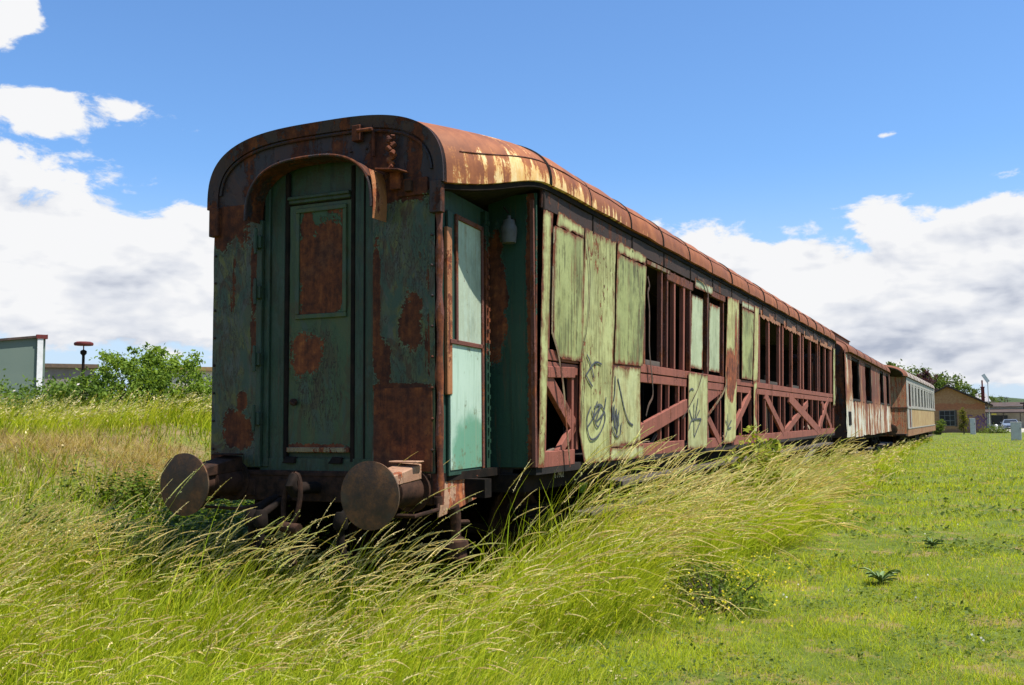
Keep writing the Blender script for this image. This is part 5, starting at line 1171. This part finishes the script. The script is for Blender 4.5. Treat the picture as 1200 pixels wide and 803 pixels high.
# taller pale crest grass in front of the bushes
x, y = sample_area(5200, -13, -8.0, 4.5, 11); k = inview(x, y, 9); x, y = x[k], y[k]; n_ = len(x); h = RNG.uniform(.45, .9, n_); p0 = RNG.uniform(.15, .7, n_); p1 = RNG.uniform(.3, 1.3, n_)
V, F, C, root, dirs, side = blades(x, y, h, p0, p1, np.full(n_, .007), lerp(G2, G3, RNG.uniform(0, 1, n_)), 4); parts.append((V, F, C))
k = RNG.uniform(0, 1, n_) < .30; sparts.append(seeds(root[k], dirs[k], h[k], p0[k], p1[k], np.full(k.sum(), .055), 8, lerp(CREAM, (.36, .34, .14), RNG.uniform(0, 1, k.sum()))))
V, F, C = merge(parts); mesh_quads('bank_grass', V, F, C, M['grass'], 'stuff')
V, F, C = merge(sparts); mesh_quads('bank_seed_heads', V, F, C, M['seed'], 'stuff')

# ---- mown meadow on the right
parts = []
u = RNG.uniform(0, 1, 500000); p = 1.6; a, b = 3.0, 100.; dd = (a**(1-p)+(b**(1-p)-a**(1-p))*u)**(1/(1-p))
az = YAW+np.radians(RNG.uniform(-8, 31, len(u))); x = CX+np.sin(az)*dd; y = CY+np.cos(az)*dd
k = ~tallmask(x-.25, y) & (x > 1.0+.3*(y > 66)) & ~((y > 99) & (x < 6.2)); x, y = x[k], y[k]; n_ = len(x); D = dist(x, y)
pn = patchn(x, y, .8, .7); pf = patchn(x, y, 2.3, 2.1); bare = (patchn(x, y, .75, 5.2)+.6*pf+.35*patchn(x, y, 5.1, 1.2) > .78) & (RNG.uniform(0, 1, n_) < .82)
k = ~bare; x, y, D, pn, pf = x[k], y[k], D[k], pn[k], pf[k]; n_ = len(x)
h = RNG.uniform(.025, .085, n_)*(1+.5*np.clip(pn, -.5, 1)); tf = patchn(x, y, 3.7, 4.4)+.7*patchn(x, y, 7.9, 2.); h = np.where(tf > .75, h*1.35, h); h = np.where(RNG.uniform(0, 1, n_) > .985, h*2.1, h)*np.clip(D/14, 1, 1.7)
col = lerp(G1, G2, RNG.uniform(0, 1, n_)); k = RNG.uniform(0, 1, n_)+.3*pf > .42; col[k] = lerp(G2, (.36, .41, .04), RNG.uniform(0, 1, k.sum())); k = RNG.uniform(0, 1, n_)+.25*pf > .88; col[k] = lerp(STRAW, (.2, .15, .06), RNG.uniform(0, 1, k.sum()))
a = RNG.uniform(0, 2*PI, n_); dr = np.stack([np.cos(a), np.sin(a), 0*a], 1)*.8+WIND*.4; dr /= np.linalg.norm(dr, axis=1, keepdims=True)
V, F, C, *_ = blades(x, y, h, RNG.uniform(.05, .9, n_), RNG.uniform(.1, 1.3, n_), RNG.uniform(.0028, .0055, n_)*np.clip(D/6.5, .8, 9)**.95, col*np.array([1.20, 1.13, 1.05])[None]*(1+.13*patchn(x, y, 1.3, 9.)+.08*pf)[:, None], 2, dr)
mesh_quads('short_grass', V, F, C, M['grass'], 'stuff')
# clover and small broad leaves in the turf
u = RNG.uniform(0, 1, 26000); dd = (a0 := 3.2)*(30/3.2)**u; az = YAW+np.radians(RNG.uniform(-4, 30, len(u))); x = CX+np.sin(az)*dd; y = CY+np.cos(az)*dd
k = ~tallmask(x-.1, y) & (patchn(x, y, 1.1, 7.)+.4*patchn(x, y, 3., 1.) > .12) & (x > 1.5); x, y = x[k], y[k]; n_ = len(x)
c0 = np.stack([x, y, gz(x, y)+RNG.uniform(.02, .06, n_)], 1); nrm = RNG.normal(0, .45, (n_, 3))+[0, 0, 1.]; t1 = np.cross(nrm, RNG.normal(0, 1, (n_, 3))); t1 /= np.linalg.norm(t1, axis=1, keepdims=True); t2 = np.cross(nrm, t1); t2 /= np.linalg.norm(t2, axis=1, keepdims=True)
sz = (RNG.uniform(.010, .024, n_)*np.clip(dist(x, y)/8, .8, 2.5))[:, None]
V = np.stack([c0-t1*sz, c0-t2*sz*.6, c0+t1*sz, c0+t2*sz*.6], 1).reshape(-1, 3); F = (np.arange(n_)*4)[:, None]+np.arange(4)
C = np.repeat(lerp((.06, .10, .02), (.16, .20, .06), RNG.uniform(0, 1, n_)), 4, 0); mesh_quads('clover_leaves', V, F, C, M['leaf'], 'stuff')
# nettles and docks in the shade along the left of the coach
x, y = sample_area(9000, -5.6, -.85, -.35, 6.0); k = (patchn(x, y, 1.2, 9.)+.9*(x > -3.3)+.3*(y < 1.5) > .05); x, y = x[k], y[k]; n_ = len(x); hh = RNG.uniform(.22, .58, n_)*(1+.3*patchn(x, y, 1.7, 2.))*np.where((x > -3.4) & (y > -.1), 1.45, 1.)
Vn = []; Fn = []; Cn = []; o_ = 0
for j in range(7):
    zz = gz(x, y)+hh*(.35+.65*j/6); a = RNG.uniform(0, 2*PI, n_); d = np.stack([np.cos(a), np.sin(a), RNG.uniform(-.5, .25, n_)], 1); s_ = np.stack([-np.sin(a), np.cos(a), RNG.normal(0, .25, n_)], 1); L = (RNG.uniform(.05, .10, n_)*(1.2-.5*j/6))[:, None]; p = np.stack([x+.05*j/6, y+.02*j/6, zz], 1)
    Vn.append(np.stack([p, p+d*L*.4-s_*L*.34, p+d*L, p+d*L*.4+s_*L*.34], 1).reshape(-1, 3)); Fn.append((np.arange(n_)*4)[:, None]+np.arange(4)+o_); o_ += 4*n_; Cn.append(np.repeat(lerp((.05, .09, .012), (.13, .18, .022), RNG.uniform(0, 1, n_)), 4, 0))
mesh_quads('nettles', np.concatenate(Vn), np.concatenate(Fn), np.concatenate(Cn), M['leaf'], 'stuff')
# tiny flowers: white daisies in the turf, yellow ones by the tall grass
fl = []
def flowers(x, y, z, size, col):
    n_ = len(x); c0 = np.stack([x, y, z], 1); nrm = RNG.normal(0, .4, (n_, 3))+[.2, -.5, .8]; t1 = np.cross(nrm, RNG.normal(0, 1, (n_, 3))); t1 /= np.linalg.norm(t1, axis=1, keepdims=True); t2 = np.cross(nrm, t1); t2 /= np.linalg.norm(t2, axis=1, keepdims=True)
    V = np.stack([c0-t1*size, c0-t2*size, c0+t1*size, c0+t2*size], 1).reshape(-1, 3); return V, (np.arange(n_)*4)[:, None]+np.arange(4), np.repeat(np.asarray(col)[None]*RNG.uniform(.7, 1.1, (n_, 1)), 4, 0)
x, y = sample_area(190, 2.4, 9, -1, 18); k = patchn(x, y, .9, 3.3) > 0; fl.append(flowers(x[k], y[k], gz(x[k], y[k])+.07, .010, (.65, .62, .55)))
x = RNG.normal(2.75, .35, 200); y = RNG.normal(1.9, .9, 200); fl.append(flowers(x, y, gz(x, y)+RNG.uniform(.08, .30, 200), .011, (.60, .50, .03)))
x, y = sample_area(120, 1.3, 2.4, 0, 6); fl.append(flowers(x, y, gz(x, y)+RNG.uniform(.2, .5, 120), .010, (.60, .50, .03)))
x = RNG.normal(7.2, .8, 120); y = RNG.normal(19, 1.4, 120); fl.append(flowers(x, y, gz(x, y)+RNG.uniform(.05, .12, 120), .02, (.60, .48, .02)))
V, F, C = merge(fl); mesh_quads('wild_flowers', V, F, C, M['leaf'], 'stuff')

# ---- shrubs and trees: twigs with leaves clustered at their ends
def leaves(cent, n_, size, c1, c2, up=.35, aspect=.5):
    k = len(cent); idx = RNG.integers(0, k, n_); nrm = RNG.normal(0, 1, (n_, 3))+[.25, -.1, up*2]; t1 = np.cross(nrm, RNG.normal(0, 1, (n_, 3))); t1 /= np.linalg.norm(t1, axis=1, keepdims=True); t2 = np.cross(nrm, t1); t2 /= np.linalg.norm(t2, axis=1, keepdims=True)
    sp = cent[:, 3][idx][:, None]; c0 = cent[:, :3][idx]+RNG.normal(0, 1, (n_, 3))*sp*np.array([1, 1, .8])
    L = (size*RNG.uniform(.6, 1.3, n_))[:, None]
    V = np.stack([c0-t1*L, c0-t2*L*aspect-t1*L*.1, c0+t1*L, c0+t2*L*aspect-t1*L*.1], 1).reshape(-1, 3)
    tone = RNG.uniform(0, 1, k)[idx]*.6+RNG.uniform(0, 1, n_)*.4
    return V, (np.arange(n_)*4)[:, None]+np.arange(4), np.repeat(lerp(c1, c2, tone), 4, 0)
def plant(name, label, cat, base, lobes, ncl, nleaf, lsize, c1, c2, trunk=.06, group=None, spread=.14, up=.35, aspect=.5, crown='crown', stem='trunk', shell=.55):
    """lobes: list of (x,y,z,rx,rz) relative to base"""
    root = tag(empty(name, base), label, cat, group)
    cents = []; vol = np.array([l[3]**2*l[4] for l in lobes]); vol = vol/vol.sum()
    for (lx, ly, lz, rx, rz), f in zip(lobes, vol):
        m = max(3, int(ncl*f)); d = RNG.normal(0, 1, (m, 3)); d /= np.linalg.norm(d, axis=1, keepdims=True); r = RNG.uniform(shell**3, 1, m)**(1/3)*(1+.18*np.sin(d[:, 0]*5+lx*3)*np.cos(d[:, 2]*4+ly))
        p = np.array([lx, ly, lz])+d*r[:, None]*np.array([rx, rx, rz]); p = p[p[:, 2] > .02]
        cents.append(np.concatenate([p, (spread*rx*RNG.uniform(.5, 1.4, len(p)))[:, None]], 1))
    cents = np.concatenate(cents)
    V, F, C = leaves(cents, nleaf, lsize, c1, c2, up, aspect); o = mesh_quads(crown, V, F, C, M['leaf']); o.parent = root
    mb = MB(); top = max(l[2] for l in lobes)
    if trunk > 0:
        hz = min(l[2]-l[4]*.6 for l in lobes); hz = max(hz, .1*top)
        mb.tube([(0, 0, -.1), (.02*top, .01*top, hz*.5), (0, 0, hz)], [trunk*1.25, trunk, trunk*.85], 8)
        for (lx, ly, lz, rx, rz) in lobes: mb.tube([(0, 0, hz*.95), (lx*.5, ly*.5, hz+(lz-hz)*.5), (lx, ly, lz+rz*.4)], [trunk*.6, trunk*.4, trunk*.15], 6)
        for c in cents[::max(1, len(cents)//60)]:
            l = min(lobes, key=lambda q: (q[0]-c[0])**2+(q[1]-c[1])**2+(q[2]-c[2])**2)
            mb.tube([(l[0]*.7, l[1]*.7, hz+(l[2]-hz)*.7), ((l[0]+c[0])/2, (l[1]+c[1])/2, (l[2]+c[2])/2+.03*top), tuple(c[:3])], [trunk*.28, trunk*.16, trunk*.06], 5)
    else:
        for c in cents[::max(1, len(cents)//50)]: mb.tube([(c[0]*.25, c[1]*.25, -.05), (c[0]*.7, c[1]*.7, c[2]*.55), tuple(c[:3])], [.012+.004*top, .008+.002*top, .003], 5)
    mb.build(stem, M['bark'], root); return root
M['bark'] = simple('bark', (.06, .045, .03), (.12, .09, .065), 10, .9, .5)
BG1, BG2 = (.07, .13, .02), (.24, .33, .05)
def G(x, y, dz=0): return (x, y, float(gz(np.array([x]), np.array([y]))[0])+dz)
plant('bush', 'big dense green bush on the bank left of the green coach', 'bush', G(-10.7, 8.75), [(-.30, -.15, 1.05, .80, .95), (.5, .2, .95, .90, .85), (1.15, .55, .62, .75, .62), (-.95, -.55, .75, .65, .65), (.1, -.3, .6, 1.0, .6), (-.15, 0, 1.55, .45, .45), (.25, .2, 1.5, .4, .42), (1.75, .85, .42, .55, .45)], 620, 26000, .042, BG1, BG2, 0, spread=.10, crown='foliage', stem='stems', shell=.45)
plant('bush', 'lower spreading bush on the bank in front of the dark green metal shed', 'bush', G(-12.4, 7.0), [(-.5, -.3, .55, .8, .55), (.4, .4, .6, .75, .55), (.9, .9, .7, .65, .6), (-1.4, -.8, .5, .8, .5)], 320, 11000, .042, BG1, (.17, .24, .055), 0, spread=.13, crown='foliage', stem='stems', shell=.35)
x = RNG.normal(-11.6, .55, 26); y = RNG.normal(8.0, .5, 26); V, F, C = flowers(x, y, gz(x, y)+RNG.uniform(.4, 1.0, 26), .035, (.7, .62, .58)); mesh_quads('bush_flowers', V, F, C, M['leaf'], 'stuff')
plant('sapling', 'young yellow green sapling growing up beside the footboard of the green coach', 'sapling', G(2.12, 7.2), [(0, 0, .85, .32, .45), (.25, -.4, .6, .30, .30), (-.05, .55, .75, .36, .35), (.1, 1.1, .55, .30, .25), (0, .05, 1.30, .16, .24), (.05, .6, 1.1, .18, .2)], 190, 1700, .044, (.12, .17, .02), (.36, .36, .05), .016, spread=.3, crown='foliage', stem='stem', up=.6, aspect=.6)
plant('weed_plant', 'low leafy weed with tiny yellow flowers at the edge of the tall grass', 'weed', G(2.75, 1.9), [(0, 0, .15, .45, .16), (-.3, .4, .18, .35, .18), (.25, -.5, .10, .35, .12)], 130, 2200, .018, (.05, .09, .015), (.14, .19, .03), 0, spread=.12, crown='foliage', stem='stems', shell=.2)
# background trees
def tree(x, y, top, r, kind, label, nl=1700):
    c1, c2 = {'g': ((.05, .085, .02), (.15, .20, .045)), 'p': ((.04, .018, .026), (.10, .04, .055)), 'y': ((.10, .14, .03), (.23, .26, .06))}[kind]
    rr_ = np.random.default_rng(int(x*10+y)); lob = [(0, 0, top-r*.95, r*.8, r*.9)]
    for k in range(5): a = rr_.uniform(0, 6.28); lob.append((math.cos(a)*r*.65, math.sin(a)*r*.6, top-r*rr_.uniform(.8, 1.7), r*rr_.uniform(.4, .62), r*rr_.uniform(.35, .55)))
    plant('tree', label, 'tree', (x, y, 0), lob, 90, nl, r*.085, c1, c2, .05*top*.5, 'trees behind the shed', spread=.16, shell=.4)
tree(-3.6, 122, 8.5, 3.0, 'g', 'broad green tree rising directly above the far end of the last coach', 4200)
tree(-.6, 124, 7.9, 2.6, 'g', 'green tree between the tall broad tree and the purple one', 3400)
tree(.5, 113, 6.8, 1.35, 'p', 'dark purple leaved tree among the green ones behind the shed', 1900)
tree(-2.2, 112, 6.4, 1.2, 'p', 'small dark purple tree low behind the last coach roof', 1500)
tree(1.9, 126, 7.1, 2.2, 'g', 'green tree just above the ridge of the shed', 2800)
tree(3.9, 128, 6.0, 1.9, 'g', 'low green tree over the right slope of the shed roof', 2300)
tree(7.6, 150, 4.9, 1.7, 'g', 'round green tree right of the red stack')
tree(9.2, 156, 3.6, 1.3, 'g', 'low dark tree beyond the station roof')
tree(12.6, 170, 3.0, 1.6, 'y', 'light green tree near the right edge beyond the car')
plant('cypress', 'slim yellow green cypress in front of the shed wall', 'small tree', (3.98, 92, 0), [(0, 0, .6, .34, .5), (.05, 0, 1.2, .38, .6), (-.05, 0, 1.75, .36, .5), (0, 0, 2.2, .22, .3)], 120, 2600, .05, (.09, .10, .015), (.27, .24, .04), .05, spread=.2)
plant('bush', 'small bright green bush between the last coach and the shed window', 'bush', (2.05, 88, 0), [(0, 0, .6, .42, .55), (.25, 0, .95, .3, .45), (-.3, .1, .35, .4, .35)], 110, 2200, .055, (.07, .11, .02), (.20, .25, .05), 0, spread=.2, crown='foliage', stem='stems')
plant('bush', 'low green bush at the foot of the right corner of the shed', 'bush', (6.5, 97, 0), [(0, 0, .3, .8, .3), (-.9, -.5, .15, .5, .15), (.9, 0, .2, .6, .2)], 110, 1800, .06, (.06, .10, .02), (.17, .21, .04), 0, spread=.2, crown='foliage', stem='stems')
# broad leaved rosettes in the lawn
def rosette(x, y, s, label, seed):
    rr_ = random.Random(seed); mb = MB(); bz = G(x, y)[2]
    for k in range(22):
        a = k*2.4+rr_.uniform(-.3, .3); L = s*rr_.uniform(.6, 1.05); w = L*.11; dx, dy = math.cos(a), math.sin(a); lift = rr_.uniform(.5, 1.8); row = []
        for t in (0, .25, .5, .75, 1): r_ = L*t; zz = .01+L*lift*t*(1-.62*t); ww = w*(math.sin(PI*min(.98, t*.9+.08)))**.7; row.append(((dx*r_-dy*ww, dy*r_+dx*ww, zz+.012), (dx*r_, dy*r_, zz), (dx*r_+dy*ww, dy*r_-dx*ww, zz+.012)))
        vv = [p for r_ in row for p in r_]; mb.add(vv, [(3*i+j, 3*i+j+1, 3*i+4+j, 3*i+3+j) for i in range(4) for j in range(2)])
    o = mb.build('plantain', M['rosette'], smooth=60); o.location = (x, y, bz); tag(o, label, 'plant'); return o
n = N('rosette_leaf'); f = n.noise(n.obj(), 30, 4, .6); M['rosette'] = n.out(n.bsdf(n.mix(f, (.09, .15, .045), (.19, .25, .09)), .5, 0, None, .25))
rosette(4.0, 3.39, .19, 'dark green broad leaved rosette alone in the short grass', 1)
rosette(4.35, 6.2, .13, 'smaller dark rosette farther off in the short grass', 2)
# ------------------------------------------------------------------ sun and sky
SUN_EL, SUN_AZ = math.radians(66), math.radians(84)           # azimuth from +Y towards +X
sd_ = Vector((math.sin(SUN_AZ)*math.cos(SUN_EL), math.cos(SUN_AZ)*math.cos(SUN_EL), math.sin(SUN_EL)))
sl = bpy.data.lights.new('sun', 'SUN'); sl.energy = 5.0; sl.angle = math.radians(.5); sl.color = (1., .955, .88)
so = bpy.data.objects.new('sun', sl); COL.objects.link(so); so.rotation_euler = sd_.to_track_quat('Z', 'Y').to_euler(); so.location = (10, 0, 30)
wd = bpy.data.worlds.new('World'); SC.world = wd; wd.use_nodes = True
class NW(N):
    def __init__(s, tree): s.t = tree; s.t.nodes.clear()
n = NW(wd.node_tree)
sky = n.node('ShaderNodeTexSky', sky_type='NISHITA', sun_disc=False); sky.sun_elevation = SUN_EL; sky.sun_rotation = SUN_AZ
sky.altitude = 100; sky.air_density = 1.0; sky.dust_density = .6; sky.ozone_density = 1.6
SKY = .098; CW = .535; HZ = (.36, .43, .53)
CLOUDS = ((-50, 9.5, 10, 6.0, .26), (-43, 7.5, 7, 4.5, .18), (-47, 4.0, 12, 2.6, .12), (-51, 16.3, 10, 1.6, .15), (-54, 21.0, 5.0, 3.4, .24), (-2, 6.5, 15, 5.0, .26), (-15, 8.5, 10, 3.6, .24), (3.5, 9.3, 6, 2.8, .16), (-7, 11.2, 7, 1.2, .10), (-22, 7.5, 9, 5, .22), (-6, 3.0, 22, 3.4, .20), (-3.7, 15.2, 1.3, .45, .24), (90, 12, 70, 12, .2), (-140, 12, 60, 12, .2))
dirv = n.node('ShaderNodeTexCoord').outputs['Generated']; xs = n.sep(dirv)
skyc = n.mix(1., sky.outputs[0], (SKY*.67, SKY*.92, SKY*1.17), 'MULTIPLY')
az = n.math('MULTIPLY', n.math('ARCTAN2', xs[0], xs[1]), 180/PI); el = n.math('MULTIPLY', n.math('ARCSINE', xs[2]), 180/PI)
# cloud field: broken cumulus banks low down, a few wisps above
vec = n.scale(dirv, (1, 1, 2.0))
wp = n.node('ShaderNodeTexNoise'); n.set(wp.inputs['Vector'], vec); wp.inputs['Scale'].default_value = 6; wp.inputs['Detail'].default_value = 4
def field(dz, det=11):
    v = n.scale(dirv, (1, 1, 2.0), (0, 0, dz))
    w = n.node('ShaderNodeVectorMath', operation='MULTIPLY_ADD'); n.set(w.inputs[0], wp.outputs[1]); w.inputs[1].default_value = (.07, .07, .07); n.set(w.inputs[2], v)
    return n.math('ADD', n.math('MULTIPLY', n.noise(w.outputs[0], 4.2, 4, .5), .56), n.math('MULTIPLY', n.noise(w.outputs[0], 13, det, .62), .44))
f0 = field(0.); f1 = field(.045, 3)
def blob(a0, e0, ra, re):
    p = n.math('POWER', n.math('DIVIDE', n.math('SUBTRACT', az, a0), ra), 2.); q = n.math('POWER', n.math('DIVIDE', n.math('SUBTRACT', el, e0), re), 2.)
    return n.math('MAXIMUM', n.math('SUBTRACT', 1., n.math('ADD', p, q)), 0.)
cov = None
for (a0, e0, ra, re, k) in CLOUDS:
    t = n.math('MULTIPLY', blob(a0, e0, ra, re), k); cov = t if cov is None else n.math('ADD', cov, t)
dens = n.math('SUBTRACT', n.math('ADD', n.math('SUBTRACT', f0, .60), cov), n.math('MULTIPLY', n.mr(el, 12.2, 14, 0, .10), n.mr(az, -40, -30)))
mask = n.mr(dens, 0, .055)
lump = n.math('MULTIPLY', n.math('SUBTRACT', f1, f0), 3.4)           # more cloud overhead: darker below
deep = n.mr(dens, .06, .34, 0, .34)
base = n.mr(el, 10.5, 4.5, 0, .24)
soft = n.math('MULTIPLY', n.math('SUBTRACT', n.noise(n.scale(dirv, (1, 1, 4.)), 7, 7, .6), .5), 1.0)
shade = n.math('ADD', n.math('ADD', lump, deep), n.math('ADD', base, soft))
cc = n.ramp(shade, [(.18, (CW, CW*1.005, CW*1.02)), (.46, (CW*.80, CW*.83, CW*.90)), (.80, (CW*.47, CW*.52, CW*.64))])
skyh = n.mix(n.mr(el, 15, 1, 0, .82), skyc, HZ)
full = n.mix(mask, skyh, cc)
bg = n.node('ShaderNodeBackground'); n.set(bg.inputs[0], full); bg.inputs[1].default_value = 1.0
ow = n.node('ShaderNodeOutputWorld'); n.t.links.new(bg.outputs[0], ow.inputs[0])
wd.cycles.sampling_method = 'MANUAL'; wd.cycles.sample_map_resolution = 512
vs.exposure = 0.80
